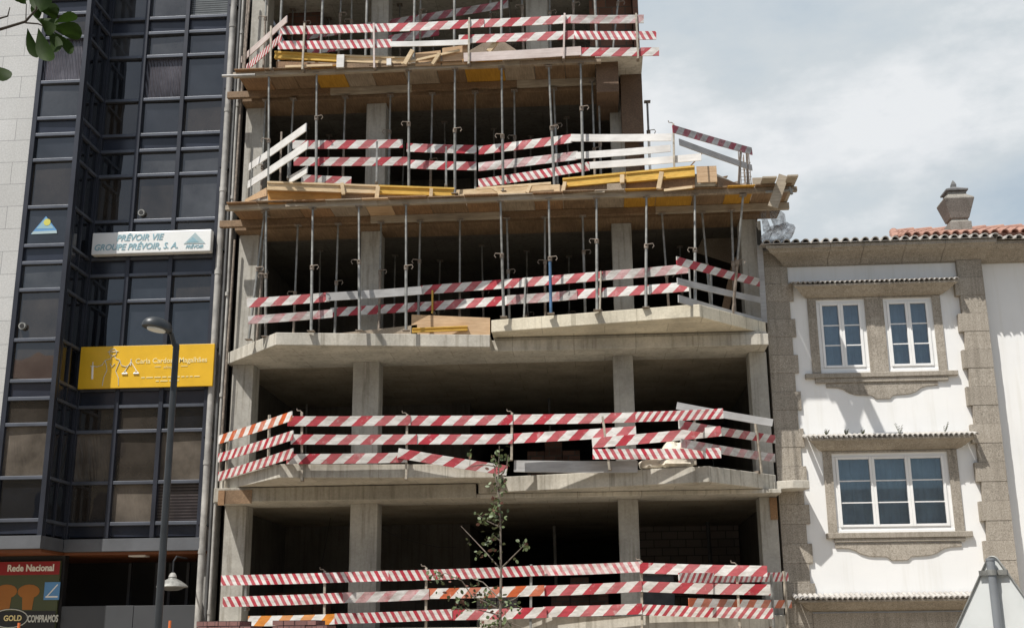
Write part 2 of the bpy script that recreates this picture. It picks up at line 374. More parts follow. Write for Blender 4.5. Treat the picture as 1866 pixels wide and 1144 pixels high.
def m_winglass():
    m, t, b = nt('window_glass'); out = t.nodes['Material Output']; t.nodes.remove(b)
    tr = N(t, 'ShaderNodeBsdfTransparent'); tr.inputs[0].default_value = (.72, .79, .84, 1)
    gl = N(t, 'ShaderNodeBsdfGlossy'); gl.inputs['Roughness'].default_value = .015; gl.inputs[0].default_value = (.9, .93, .96, 1)
    fr = N(t, 'ShaderNodeFresnel'); fr.inputs[0].default_value = 1.6; mx = N(t, 'ShaderNodeMixShader')
    t.links.new(math_(t, 'ADD', math_(t, 'MULTIPLY', fr.outputs[0], 1.3), .02), mx.inputs[0]); t.links.new(tr.outputs[0], mx.inputs[1]); t.links.new(gl.outputs[0], mx.inputs[2])
    t.links.new(mx.outputs[0], out.inputs[0]); return m
M['winglass'] = m_winglass()
M['curtain'] = simple('curtain_cloth', (.66, .70, .70), .9, 0, .15, 3)
M['room'] = simple('room_dark', (.05, .055, .06), .9)
M['leaf'] = simple('sapling_leaf', (.085, .115, .045), .55, 0, .5, 7)
M['leaf_red'] = simple('sapling_leaf_reddish', (.13, .055, .04), .55, 0, .4, 7)
def m_bigleaf():
    m, t, b = nt('broad_leaf'); p = objco(t); n = noise(t, p, 9, 4)
    t.links.new(ramp(t, n, [(.3, (.012, .024, .005)), (.7, (.027, .05, .010))]), b.inputs['Base Color'])
    b.inputs['Roughness'].default_value = .6; b.inputs['Specular IOR Level'].default_value = .1
    tl = N(t, 'ShaderNodeBsdfTranslucent'); tl.inputs[0].default_value = (.04, .085, .012, 1); mx = N(t, 'ShaderNodeMixShader'); mx.inputs[0].default_value = .2
    t.links.new(b.outputs[0], mx.inputs[1]); t.links.new(tl.outputs[0], mx.inputs[2]); t.links.new(mx.outputs[0], t.nodes['Material Output'].inputs[0]); return m
M['bigleaf'] = m_bigleaf()
M['bark'] = simple('bark', (.16, .135, .11), .9, 0, .35, 20, .4)
M['bark_dark'] = simple('bark_dark', (.05, .04, .032), .9, 0, .35, 20, .4)
M['weed'] = simple('weed_green', (.09, .10, .04), .8, 0, .4, 9)
def m_plastic():
    m, t, b = nt('clear_plastic_sheet'); b.inputs['Base Color'].default_value = (.40, .40, .42, 1); b.inputs['Roughness'].default_value = .35
    tr = N(t, 'ShaderNodeBsdfTransparent'); mx = N(t, 'ShaderNodeMixShader'); n = noise(t, pos(t), 9, 5, .7)
    t.links.new(ramp(t, n, [(.35, (.3, .3, .3)), (.65, (.92, .92, .92))]), mx.inputs[0]); t.links.new(b.outputs[0], mx.inputs[1]); t.links.new(tr.outputs[0], mx.inputs[2])
    t.links.new(mx.outputs[0], t.nodes['Material Output'].inputs[0]); return m
M['plastic'] = m_plastic()
def flat(name, c, rough=.5): return simple(name, c, rough, 0, .06, 3)
M['yellow_sign'] = flat('yellow_sign_face', (.68, .40, .015), .4)
M['gold'] = flat('gold_letter', (.80, .66, .30)); M['white_ink'] = flat('white_ink', (.80, .78, .70)); M['silver_ink'] = flat('silver_ink', (.55, .55, .48))
M['teal_ink'] = flat('teal_ink', (.24, .40, .46)); M['blue_ink'] = flat('blue_ink', (.10, .26, .48)); M['sun_ink'] = flat('sun_ink', (.55, .52, .10))
M['grey_ink'] = flat('grey_ink', (.36, .46, .48)); M['red_sign'] = flat('red_sign', (.28, .010, .012)); M['green_sign'] = flat('green_sign', (.06, .07, .025))
M['orange_ink'] = flat('orange_ink', (.34, .12, .012)); M['black_sign'] = flat('black_sign', (.012, .012, .012)); M['soffit_orange'] = flat('orange_soffit', (.16, .05, .015))
M['grey_panel'] = flat('grey_panel', (.05, .053, .058), .5); M['stone_band'] = simple('slate_band', (.095, .10, .11), .6, 0, .2, 2)
M['orange_post'] = flat('orange_post', (.62, .15, .04)); M['wall_far'] = flat('cream_render', (.34, .29, .22), .9)

# ------------------------------------------------------------------ world, sun
SUN = Vector((-.85, -1.0, 2.35)).normalized()
w = bpy.data.worlds.new('World'); sc.world = w; w.use_nodes = True; t = w.node_tree; bg = t.nodes['Background']
sky = N(t, 'ShaderNodeTexSky'); sky.sky_type = 'NISHITA'; sky.sun_disc = False
sky.sun_elevation = math.asin(SUN.z); sky.sun_rotation = math.atan2(SUN.x, SUN.y); sky.air_density = 1.0; sky.dust_density = 1.5
gen = N(t, 'ShaderNodeTexCoord').outputs['Generated']
n1 = noise(t, mapping(t, gen, (1, 1, 1.7), (2.2, .4, 1.13)), 3.1, 9, .56); n2 = noise(t, mapping(t, gen, (1, 1.0, 2.3), (.62, 2.3, .9)), 2.6, 5, .5)
n3 = noise(t, mapping(t, gen, (1, 1, 2.0), (5.1, 1.0, .2)), 8.5, 9, .6)
nn = math_(t, 'ADD', math_(t, 'MULTIPLY', n2, .72), math_(t, 'MULTIPLY', n3, .28))
sy = N(t, 'ShaderNodeSeparateXYZ'); t.links.new(gen, sy.inputs[0])
# cloud bank over the roofs ahead, clearing towards the sun behind the viewer
bank = N(t, 'ShaderNodeMapRange'); bank.inputs[1].default_value = -.25; bank.inputs[2].default_value = .75; bank.inputs[3].default_value = -.28; bank.inputs[4].default_value = .22
t.links.new(sy.outputs[1], bank.inputs[0])
cov = ramp(t, math_(t, 'ADD', n1, bank.outputs[0]), [(.36, (.45, .45, .45)), (.66, (.95, .95, .95))])
cl = ramp(t, nn, [(.39, (4.6, 5.5, 6.3)), (.46, (5.6, 6.3, 6.85)), (.53, (6.4, 6.9, 7.2)), (.60, (8.4, 8.6, 8.75))])
t.links.new(mixc(t, cov, sky.outputs[0], cl), bg.inputs[0]); bg.inputs[1].default_value = .085
sd = bpy.data.lights.new('sun', 'SUN'); sd.energy = 5.0; sd.angle = math.radians(.53); sd.color = (1, .96, .895)
so = bpy.data.objects.new('sun', sd); COL.objects.link(so); so.rotation_euler = SUN.to_track_quat('Z', 'Y').to_euler(); so.location = (-10, -10, 40)
sc.view_settings.view_transform = 'Standard'; sc.view_settings.look = 'None'; sc.view_settings.exposure = 0.26; sc.view_settings.gamma = 1
sc.cycles.max_bounces = 8; sc.cycles.transparent_max_bounces = 12
#@@BODY
# ------------------------------------------------------------------ ground
g = MB(); g.add([(-900,-900,0),(900,-900,0),(900,1500,0),(-900,1500,0)], [(0,1,2,3)]); struct('ground', g, M['asphalt'])
g = MB(); g.box((-120, 12, 0), (120, 40, .13)); struct('pavement', g, M['pavement'])
g = MB(); g.box((-120, -3.2, 0), (120, 4, .13)); struct('pavement', g, M['pavement'])
g = MB(); g.box((-120, 11.85, 0), (120, 12, .15)); g.box((-120, 4, 0), (120, 4.15, .15)); struct('kerb', g, M['concrete'])
g = MB()
for k in range(-20, 21): g.add([(k*4-1, 8, .004), (k*4+1, 8, .004), (k*4+1, 8.12, .004), (k*4-1, 8.12, .004)], [(0,1,2,3)])
struct('road_marking', g, M['paint_white'])

# ------------------------------------------------------------------ the unfinished building
UB = thing('unfinished_building', 'bare concrete frame of a building under construction with open storeys between two finished houses', 'building', (-2, 24, 0))
XL, XR = -7.55, 3.65
def part(name, mb, mat, bevel=0.0, parent=UB, **k): return build(name, mb, M[mat], parent, bevel=bevel, **k)
# plan edges of the cantilevered slabs (left piece, right piece), street side
EA_L = [(-7.66, 23.95), (-5.90, 22.04), (-1.80, 22.62)]
EA_R = [(-2.25, 23.35), (.0, 22.80), (2.16, 22.24), (3.61, 23.72)]
EB_L = [(-7.62, 23.95), (-6.18, 22.40), (-1.98, 23.03)]
EB_R = [(-1.95, 23.02), (1.88, 22.28), (2.15, 22.26), (3.62, 23.76)]
EC_L = [(-7.5, 23.9), (-6.45, 22.50), (-2.45, 23.12)]
EC_R = [(-2.43, 23.12), (2.25, 22.34), (2.62, 22.34), (3.64, 23.6)]
ED = [(-7.5, 23.9), (-6.3, 22.62), (1.33, 22.66)]
EF = [(-7.5, 22.95), (-.25, 22.62), (2.2, 22.25), (3.7, 23.7)]
def slab(edge, z0, z1, yb=24.2, mat='concrete'):
    poly = list(edge) + [(edge[-1][0], yb), (edge[0][0], yb)]
    part('floor_slab', MB().prism(poly, z0, z1), mat, .012)
slab([(-7.5, 23.4), (-2.2, 23.2), (-2.2, 23.2)][:2], 1.55, 1.85)
slab([(-2.2, 23.1), (-.25, 22.72), (2.2, 22.28), (3.65, 23.7)], 1.68, 2.02)
slab(EA_L, 4.60, 4.86); slab(EA_R, 4.40, 4.70)
slab(EB_L, 7.272, 7.53); slab(EB_R, 7.575, 7.83, mat='concrete_pale')
slab(EC_L, 10.325, 10.56); slab(EC_R, 10.325, 10.56)
slab([(-7.45, 23.9), (-6.3, 22.75), (1.3, 22.78)], 13.42, 13.62)
part('floor_slab', MB().prism([(-7.5, 23.9), (-6.3, 22.6), (1.33, 22.6), (1.33, 30), (-7.5, 30)], 16.3, 16.6), 'concrete', .01)  # unseen slab overhead, its overhang added to shade the topmost storey
# little ledge of slab running past the party wall
part('slab_stub', MB().prism([(3.50, 23.70), (3.50, 24.05), (4.16, 24.09), (4.24, 23.62), (3.9, 23.52)], 4.41, 4.57), 'concrete', .012)
# front beams and interior floor plates
part('front_beam', MB().box((-6.95, 23.40, 7.27), (3.60, 24.5, 7.5)).box((XL, 23.97, 7.27), (-6.95, 24.5, 7.5)).box((-1.93, 23.45, 7.5), (3.58, 24.5, 7.56)), 'concrete', .01)
part('front_beam', MB().box((XL, 23.30, 4.31), (-2.3, 24.5, 4.585)).box((-2.3, 23.40, 4.31), (XR, 24.5, 4.392)), 'concrete', .01)
part('front_beam', MB().box((XL, 23.7, 1.2), (XR, 24.5, 1.54)), 'concrete', .01)
part('front_beam', MB().box((XL, 23.72, 10.16), (XR, 24.5, 10.298)), 'ply_brown', .006)
part('front_beam', MB().box((XL, 23.75, 13.17), (1.3, 24.5, 13.298)), 'ply_brown', .006)
for z0, z1, xr in ((1.6, 1.86, XR), (4.335, 4.66, XR), (7.295, 7.56, XR), (10.3, 10.55, XR), (13.3, 13.6, 1.33)):
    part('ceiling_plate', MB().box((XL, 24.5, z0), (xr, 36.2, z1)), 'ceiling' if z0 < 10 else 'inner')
def columns(z0, z1, xs, mat='column', y=24.02):
    for a, b in xs: part('column', MB().box((a, y, z0), (b, y+.5, z1)), mat, .012)
columns(1.86, 4.31, [(-7.53, -7.08), (-4.93, -4.37), (.50, .90), (3.30, 3.64)])
columns(4.70, 7.27, [(-7.53, -7.08), (-4.95, -4.40), (.49, .90), (3.28, 3.63)])
columns(7.56, 10.16, [(-7.53, -7.10), (-4.85, -4.42), (.55, .97), (3.26, 3.60)])
columns(10.56, 13.17, [(-7.53, -7.12), (-4.80, -4.36), (.60, .90)])
columns(13.62, 16.3, [(-7.53, -7.15), (-4.75, -4.35), (-1.22, -.72)])
# party walls, back walls of the deep rooms
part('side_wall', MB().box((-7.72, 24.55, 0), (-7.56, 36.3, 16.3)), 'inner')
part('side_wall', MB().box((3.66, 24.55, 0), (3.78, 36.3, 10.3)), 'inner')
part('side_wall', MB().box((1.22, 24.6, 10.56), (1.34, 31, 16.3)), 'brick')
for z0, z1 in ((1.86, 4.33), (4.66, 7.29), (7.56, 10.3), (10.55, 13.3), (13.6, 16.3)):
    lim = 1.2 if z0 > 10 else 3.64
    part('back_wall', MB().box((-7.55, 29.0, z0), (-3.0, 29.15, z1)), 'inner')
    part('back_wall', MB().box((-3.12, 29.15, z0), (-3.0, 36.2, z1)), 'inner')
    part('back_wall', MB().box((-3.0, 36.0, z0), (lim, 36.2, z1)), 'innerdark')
part('base_wall', MB().box((-7.5, 24.1, 0), (3.6, 24.3, 1.2)), 'concrete')
part('infill_wall', MB().box((.22, 24.9, 13.62), (1.20, 25.0, 16.3)), 'brick')
part('infill_wall', MB().box((-7.05, 25.4, 13.62), (-6.2, 25.5, 16.3)), 'brick')
# dust sheet of rougher masonry in the lowest storeys
part('partition_wall', MB().box((.95, 30.5, 1.86), (3.63, 30.65, 4.33)), 'block')
part('partition_wall', MB().box((-2.0, 33.5, 4.66), (1.2, 33.65, 6.0)), 'block')
# small leftover shuttering on the frame
def ply_patch(px0, py0, px1, py1, Y, mat, th=.02):
    a = atY(px0, py0, Y); b = atY(px1, py1, Y); part('shutter_panel', MB().box((a.x, Y, a.z), (b.x, Y+th, b.z)), mat)
ply_patch(1402, 906, 1418, 946, 23.985, 'ply_red'); ply_patch(398, 893, 458, 917, 23.27, 'ply_brown')
ply_patch(398, 893, 408, 920, 23.25, 'ply_red')
# step between the two floor pieces of the third open storey: a shuttering board
for q in ((570, 592, 760, 604, 'ply_grey'), (750, 573, 893, 606, 'ply_pale')):
    a = atY(q[0], q[1], 23.12); b = atY(q[2], q[3], 23.12)
    part('shutter_panel', MB().face_prism([(a.x, 7.535), (b.x, 7.535), (b.x, 7.535+.37 if q[4] == 'ply_pale' else 7.80), (a.x, a.z if q[4] == 'ply_pale' else 7.62)], 23.12, 23.14), q[4])

# ------------------------------------------------------------------ formwork decks
def deck(label, z, x0, x1, yf, panels, l2=True):
    """z: underside of the plywood"""
    D = thing('formwork_deck', label, 'formwork', ((x0+x1)/2, yf, z))
    x = x0; k = 0
    for xe, mat in panels:
        dz = random.uniform(0, .006); dy = random.uniform(-.05, .04)
        build('plywood_panel', MB().box((x+.006, yf+dy, z+dz), (xe-.006, 24.45, z+dz+.02)), M[mat], D); x = xe
    def ledger(y, z0, z1, xa, xb, mats, w=.1):
        n = len(mats)
        for i, m in enumerate(mats):
            a = xa+(xb-xa)*i/n; b = xa+(xb-xa)*(i+1)/n + (.25 if i < n-1 else 0); s = (i % 2)*.012
            build('ledger', MB().box((a, y+s, z0+s*.6), (b, y+w+s, z1-.001)), M[m], D, bevel=.006)
    ledger(yf+.08, z-.105, z, x0-.05, x1+.12, ['old_board', 'old_board', 'old_board', 'ply_grey'])
    ledger(yf+.98, z-.15, z, x0-.45, x1+.1, ['ply_brown', 'old_board', 'ply_brown', 'old_board'])
    return D
DC = deck('long plywood formwork deck on steel props above the third open storey, widest deck', 10.30, -7.35, 4.12, 22.45,
     [(-6.72, 'ply_red'), (-5.95, 'ply_brown'), (-5.3, 'ply_red'), (-4.55, 'ply_grey'), (-4.0, 'ply_pale'), (-3.2, 'ply_red'), (-2.45, 'ply_brown'), (-1.75, 'ply_red'),
      (-1.05, 'ply_grey'), (-.45, 'ply_red'), (.2, 'ply_brown'), (.8, 'ply_grey'), (1.45, 'ply_yellow'), (2.2, 'ply_yellow'), (2.85, 'ply_brown'), (3.4, 'ply_yellow'), (4.12, 'ply_brown')])
DD = deck('upper plywood formwork deck on steel props under the topmost storey in the picture', 13.38, -7.40, .30, 22.60,
     [(-6.75, 'ply_red'), (-6.2, 'ply_brown'), (-5.75, 'ply_brown'), (-5.1, 'ply_yellow'), (-4.5, 'ply_grey'), (-3.8, 'ply_brown'), (-3.1, 'ply_grey'), (-2.5, 'ply_brown'),
      (-1.65, 'ply_yellow'), (-1.0, 'ply_grey'), (-.35, 'ply_brown'), (.30, 'ply_brown')])
# beam box hanging at the right end of the upper deck
a = atY(1085, 94, 23.0); b = atY(1128, 168, 23.0)
build('beam_box', MB().box((a.x, 22.98, b.z), (b.x, 24.4, a.z)), M['ply_dark'], DD, bevel=.006)
a = atY(1129, 106, 23.6); b = atY(1170, 243, 23.6)
build('wall_shutter', MB().box((a.x, 23.6, b.z), (1.30, 24.0, a.z)), M['ply_dark'], DD, bevel=.006)
build('wall_shutter', MB().box((a.x+.02, 24.05, 10.56), (1.20, 24.5, b.z)), M['ply_dark'], DD)
# loose planks running out over the edge of the long deck
def loose(name, mb, mat, label, cat, group=None, **k):
    c = Vector((0, 0, 0))
    for v in mb.v: c += v
    c /= max(1, len(mb.v)); zmin = min(v.z for v in mb.v)
    o = build(name, mb, M[mat], None, origin=(c.x, c.y, zmin), **k); return tag(o, label, cat, group)
GP = 'loose planks on the formwork decks'
loose('plank', MB().box((3.50, 22.10, 10.321), (3.78, 23.9, 10.36)), 'old_board', 'wide plank lying across the right end of the long deck, left of two', 'plank', GP, bevel=.004)
loose('plank', MB().box((3.98, 22.06, 10.321), (4.19, 23.9, 10.36)), 'old_board', 'narrow plank poking out over the last right corner of the long deck', 'plank', GP, bevel=.004)
a = atY(1371, 324, 22.6); b = atY(1399, 341, 22.6)
loose('plank', MB().box((a.x, 22.6, 10.361), (b.x, 22.64, a.z)), 'old_board', 'short board standing on edge near the right end of the long deck', 'plank', GP, bevel=.004)
a = atY(1426, 346, 22.36); b = atY(1431, 320, 22.36)
loose('plank', MB().bar(atY(1408, 378, 22.36), atY(1428, 320, 22.36), .04, .2, Vector((1,0,0))), 'old_board', 'tilted board nailed upright to the right end of the long deck', 'plank', GP, bevel=.004)
m = MB().tube([atY(1395, 350, 22.42), atY(1446, 346, 22.42)], .025); m.tube([atY(1438, 341, 22.42), atY(1443, 354, 22.40)], .03)
loose('scaffold_tube', m, 'steel', 'steel tube end sticking out at the right end of the long deck', 'tube')
m = MB().tube([atY(405, 139, 22.5), atY(465, 137, 22.5)], .03)
loose('scaffold_tube', m, 'pipe', 'pale tube end sticking out at the left end of the upper deck', 'tube')

# ------------------------------------------------------------------ timber girders and lumber on the decks
def ibeam(p, q, h=.2, fl=.08, ft=.04):
    p = Vector(p); q = Vector(q); mb = MB(); dz = Vector((0,0,1))
    mb.bar(p+dz*(h/2-ft/2), q+dz*(h/2-ft/2), fl, ft); mb.bar(p-dz*(h/2-ft/2), q-dz*(h/2-ft/2), fl, ft); mb.bar(p, q, .03, h-2*ft-.002); return mb
def on(seg, off, *px): return [atP(x, y, seg[0], seg[1], off) for x, y in px]
sCL = (EC_L[1], EC_L[2]); sCR = (EC_R[0], EC_R[1]); sCc = (EC_R[2], EC_R[3]); sCl = (EC_L[0], EC_L[1]); sD = (ED[1], ED[2])
def girder(seg, off, a, b, mat, label, h=.2):
    p, q = on(seg, off, a, b); loose('timber_girder', ibeam(p, q, h), mat, label, 'girder', 'timber girders along the slab edges')
girder(sCL, .05, (487, 339), (690, 346), 'lumber', 'pale timber girder along the left edge of the fourth open storey', .19)
girder(sCL, .05, (691, 346), (829, 351), 'beam_yellow', 'yellowish timber girder ending in front of the middle of the fourth open storey', .19)
girder(sCR, .05, (1026, 334), (1140, 323), 'beam_yellow', 'yellow timber girder resting in front of the right concrete column of the fourth open storey')
girder(sCR, .06, (1141, 324), (1266, 312), 'beam_yellow', 'bright yellow timber girder ending at the plywood box on the right corner', .22)
girder(sD, -.02, (501, 101), (625, 108), 'beam_yellow', 'dark yellow timber girder at the left end of the upper deck', .17)
girder(sD, -.02, (626, 108), (740, 112), 'lumber', 'second timber girder on the upper deck, pale edged', .17)
p, q = on((EB_L[1], EB_L[2]), -.12, (751, 602), (852, 598)); 
loose('timber_girder', ibeam(p, q, .09, .07, .02), 'beam_yellow', 'short bright yellow timber girder lying on the grey slab of the third open storey', 'girder', 'timber girders along the slab edges')
# edge shutters of the slabs being cast
def shutter(seg, off, pts, mat, label, th=.022, name='edge_shutter'):
    P = on(seg, off, *pts); t = Vector((seg[1][0]-seg[0][0], seg[1][1]-seg[0][1], 0)).normalized(); n = Vector((t.y, -t.x, 0))
    k = len(P); vs = P + [v - n*th for v in P]
    m = MB().add(vs, [tuple(range(k)), tuple(range(2*k-1, k-1, -1))] + [(i, k+i, k+(i+1) % k, (i+1) % k) for i in range(k)])
    loose(name, m, mat, label, 'shutter board', 'plywood boards shuttering the slab edges')
shutter(sCL, .02, [(489, 372), (487, 345), (622, 350), (622, 370)], 'ply_orange', 'orange plywood board shuttering the left slab edge of the fourth storey')
shutter(sCL, .02, [(623, 370), (623, 350), (690, 352), (690, 367)], 'ply_brown', 'small brown plywood board beside the orange shutter of the fourth storey')
shutter(sCL, .02, [(692, 367), (692, 352), (826, 357), (826, 362)], 'ply_grey', 'grey plywood board under the yellowish girder of the fourth storey')
shutter(sCl, .03, [(446, 369), (446, 364), (485, 342), (485, 357)], 'ply_pale', 'pale slanting board at the left corner of the long deck')
shutter(sCR, .02, [(830, 360), (832, 346), (1020, 336), (1020, 352)], 'lumber', 'raw pale boards along the middle of the long deck')
shutter(sCR, .03, [(1021, 351), (1021, 338), (1138, 328), (1138, 349)], 'ply_brown', 'brown plywood strip under the yellow girder by the right column')
shutter(sCR, .10, [(1106, 350), (1106, 335), (1140, 333), (1140, 351)], 'ply_grey', 'small square grey plywood offcut leaning on the long deck edge')
shutter(sCR, .02, [(1140, 350), (1140, 330), (1266, 322), (1266, 342)], 'ply_red', 'reddish plywood board below the bright yellow girder')
P = on(sCR, .12, (1271, 338), (1306, 300)); m = MB(); zt = 10.325
m.box((P[0].x, 22.22, zt), (P[1].x, 22.25, P[1].z)); m.box((P[1].x-.02, 22.25, zt), (P[1].x, 23.4, P[1].z-.02))
loose('edge_shutter', m, 'ply_pale', 'tall pale plywood box corner at the right end of the slab shutters', 'shutter board', 'plywood boards shuttering the slab edges')
shutter(sCc, .03, [(1308, 341), (1308, 322), (1352, 337), (1352, 342)], 'ply_brown', 'brown plywood wedge sloping down behind the box corner')
shutter(sD, .02, [(503, 124), (503, 112), (620, 116), (620, 124)], 'ply_red', 'reddish plywood board under the dark yellow girder of the upper deck')
shutter(sD, .02, [(622, 124), (622, 115), (742, 118), (742, 121)], 'ply_brown', 'thin brown plywood strip on the upper deck by the pale edged girder')
shutter(sD, .00, [(757, 120), (757, 97), (803, 92), (803, 119)], 'ply_pale', 'pale plywood panel between two braces on the upper deck')
shutter(sD, .00, [(806, 119), (806, 88), (852, 82), (852, 117)], 'ply_pale', 'taller honey coloured plywood panel in the middle of the upper deck')
shutter(sD, -.3, [(856, 114), (856, 92), (892, 72), (918, 76), (948, 96), (948, 108)], 'ply_grey', 'peaked grey plywood offcut behind the boards of the upper deck')
# wooden blocks and braces
GB = 'wooden blocks bracing the shutters'
def block(seg, off, a, b, w, label, mat='lumber', d=.06):
    p, q = on(seg, off, a, b); t = Vector((seg[1][0]-seg[0][0], seg[1][1]-seg[0][1], 0)).normalized()
    loose('wooden_block', MB().bar(p, q, d, w, t), mat, label, 'wood block', GB, bevel=.004)
block(sCL, .12, (623, 334), (626, 355), .075, 'upright pale block on the girder near the left concrete column, fourth storey')
block(sCL, .12, (689, 340), (686, 365), .085, 'upright pale block in front of the left concrete column, fourth storey')
block(sCL, .12, (786, 344), (785, 361), .07, 'upright white block on the yellowish girder end, fourth storey')
block(sCR, .12, (967, 338), (961, 352), .07, 'leaning pale block among the raw boards in the middle of the long deck')
block(sCR, .12, (898, 343), (916, 354), .06, 'thin slanting lath among the raw boards of the long deck')
block(sCR, .14, (1030, 332), (1026, 350), .075, 'leaning block at the start of the yellow girder right of centre')
block(sCR, .14, (1134, 319), (1134, 334), .09, 'white block at the joint of the two yellow girders')
block(sCR, .14, (1206, 314), (1200, 345), .09, 'tall leaning block across the bright yellow girder')
block(sD, .06, (621, 101), (620, 124), .16, 'white painted block pair on the upper deck between the girders', 'white_board')
block(sD, .06, (709, 108), (709, 120), .10, 'small white block near the middle of the upper deck', 'white_board')
block(sD, .10, (752, 92), (737, 118), .09, 'slanting brace at the left side of the pale plywood panel, upper deck')
block(sD, .10, (801, 98), (788, 118), .07, 'slanting brace between the two plywood panels, upper deck')
block(sD, .02, (908, 72), (890, 95), .10, 'slanting brace in front of the peaked offcut, upper deck')
# ------------------------------------------------------------------ steel props
GPR = 'adjustable steel props under the formwork decks'
def prop(base, top, label, col='steel', sc_=1.0, split=.55, hook=1):
    base = Vector(base); top = Vector(top); T = thing('steel_prop', label, 'steel prop', base, GPR)
    ax = (top-base); L = ax.length; u = ax.normalized(); k = base+u*(L*split)
    build('outer_tube', MB().tube([base+u*.012, k], .030*sc_, 10), M[col], T, smooth=True)
    build('inner_tube', MB().tube([k, top-u*.012], .0235*sc_, 10), M['steel'], T, smooth=True)
    m = MB().tube([k-u*.06, k+u*.03], .043*sc_, 10); build('collar', m, M['steel_rust'], T, smooth=True)
    s = hook; m = MB().tube([k+Vector((-.03*s, -.05, .01)), k+Vector((.13*s, -.06, .02)), k+Vector((.15*s, -.06, -.03)), k+Vector((.12*s, -.06, -.07))], .009, 6)
    build('pin', m, M['steel_rust'], T)
    build('base_plate', MB().box(base-Vector((.07, .07, 0)), base+Vector((.07, .07, .012))), M['steel_rust'], T)
    build('head_plate', MB().box(top-Vector((.07, .07, .012)), top+Vector((.07, .07, 0))), M['steel_rust'], T)
ORD = ['leftmost', 'second', 'third', 'fourth', 'fifth', 'sixth', 'seventh', 'eighth', 'ninth', 'tenth', 'eleventh', 'twelfth', 'thirteenth', 'fourteenth']
def oname(i): return ORD[i]+' from left' if i else 'leftmost'
# third open storey: front row stands along the slab edges
front_b = [(484, 614, 485, 382, 7.53), (567, 604, 570, 380, 7.53), (655, 603, 654, 376, 7.53), (740, 603, 740, 372, 7.53), (918, 578, 912, 367, 7.83),
           (1004, 572, 1000, 363, 7.83), (1088, 566, 1087, 361, 7.83), (1177, 561, 1178, 358, 7.83), (1267, 557, 1266, 355, 7.83)]
for i, (bx, by, tx, ty, z) in enumerate(front_b):
    extra = ', painted blue' if i == 5 else ''
    prop(atZ(bx, by, z), atY(tx, ty, 22.58), f'steel prop{extra}, {oname(i)} in the front row, third open storey', 'steel_blue' if i == 5 else 'steel', 1.0, .48+.07*((i*37) % 5)/4+(.1 if i == 6 else 0), 1 if i % 2 else -1)
    o_ = bpy.context
def floor_prop(px, py, Y, z0, z1, label, lean=0.0, col='steel', sc_=.92, split=.55, hook=1):
    p = atY(px, py, Y); prop((p.x-lean/2, Y, z0), (p.x+lean/2, Y, z1), label, col, sc_, split, hook)
back_b = [540, 614, 693, 764, 838, 926, 993, 1064, 1213, 1288]
for i, x in enumerate(back_b):
    floor_prop(x, 480, 23.46, 7.56 if x < 880 else 7.83, 10.15, f'shaded steel prop, {oname(i)} in the second row of the third open storey', [0, 0, 0, .02, 0, -.04, .03, 0, -.06, -.08][i], ['steel_rust', 'steel'][i % 2], .92, .42+.08*((i*5) % 4), 1 if i % 3 else -1)
floor_prop(467, 520, 22.95, 7.53, 10.28, 'leaning steel prop nearest the left concrete column, third open storey', .20, 'steel', .9)
floor_prop(476, 520, 23.2, 7.53, 10.28, 'thin steel prop right behind the leaning one by the left column, third open storey', .08, 'steel_rust', .85)
prop(atZ(1335, 575, 7.83), atY(1354, 356, 22.58), 'slanting steel prop at the right end of the front row, third open storey', 'steel_rust', 1.0, .45)
prop((2.95, 23.3, 7.83), (3.02, 23.4, 10.15), 'short dark steel prop behind the slanting one, third open storey', 'steel_rust', 1.0, .5)
# fourth open storey
front_c = [(491, 327, 22.75), (577, 330, 22.8), (745, 352, 22.98), (829, 350, 23.03), (917, 350, 23.0), (1063, 346, 22.8)]
tops_c = [(490, 136), (577, 134), (745, 129), (829, 126), (914, 124), (1058, 116)]
for i, ((bx, by, Yb), (tx, ty)) in enumerate(zip(front_c, tops_c)):
    p = atY(bx, by, Yb); prop((p.x, Yb, 10.56), atY(tx, ty, 22.74), f'steel prop, {oname(i)} in the front row of the fourth open storey', 'steel', 1.0, .45+.06*((i*3) % 4), 1 if i % 2 else -1)
prop((-.62, 22.95, 10.56), atY(1000, 122, 22.74), 'slanting steel prop between two upright ones, right half of the fourth open storey', 'steel', 1.0, .5)
back_c = [481, 531, 627, 710, 786, 866, 938, 1013, 1082, 1093]
for i, x in enumerate(back_c):
    floor_prop(x, 250, 23.65 if i != 8 else 23.4, 10.56, 13.17 if i != 8 else 13.2, f'shaded steel prop, {oname(i)} in the second row of the fourth open storey', [0, .02, 0, 0, .03, 0, 0, -.05, 0, .02][i], ['steel_rust', 'steel'][i % 2], .92, .40+.09*((i*5) % 4), 1 if i % 3 else -1)
# topmost storey
front_d = [512, 587, 668, 755, 828, 914, 1085]
for i, x in enumerate(front_d):
    floor_prop(x, 30, 23.1, 13.62, 16.3, f'steel prop, {oname(i)} in the front row of the topmost storey', [.0, .0, 0, 0, 0, .03, -.03][i], 'steel', 1.0, .66, 1 if i % 2 else -1)
back_d = [484, 556, 620, 641, 766, 893, 952, 1002, 1045]
for i, x in enumerate(back_d):
    floor_prop(x, 30, 24.0 if i % 2 else 23.7, 13.62, 16.3, f'shaded steel prop, {oname(i)} in the second row of the topmost storey', 0.03*(i % 3-1), ['steel_rust', 'steel'][i % 2], .92, .6, 1 if i % 3 else -1)
floor_prop(1126, 50, 23.5, 13.62, 16.3, 'leaning thin steel prop in front of the brick wall of the topmost storey', .35, 'steel', .7)
prop((1.42, 24.0, 10.56), (1.42, 24.0, 12.95), 'pale steel prop standing against the sky beside the brown plywood wall', 'white_board', 1.0, .7)

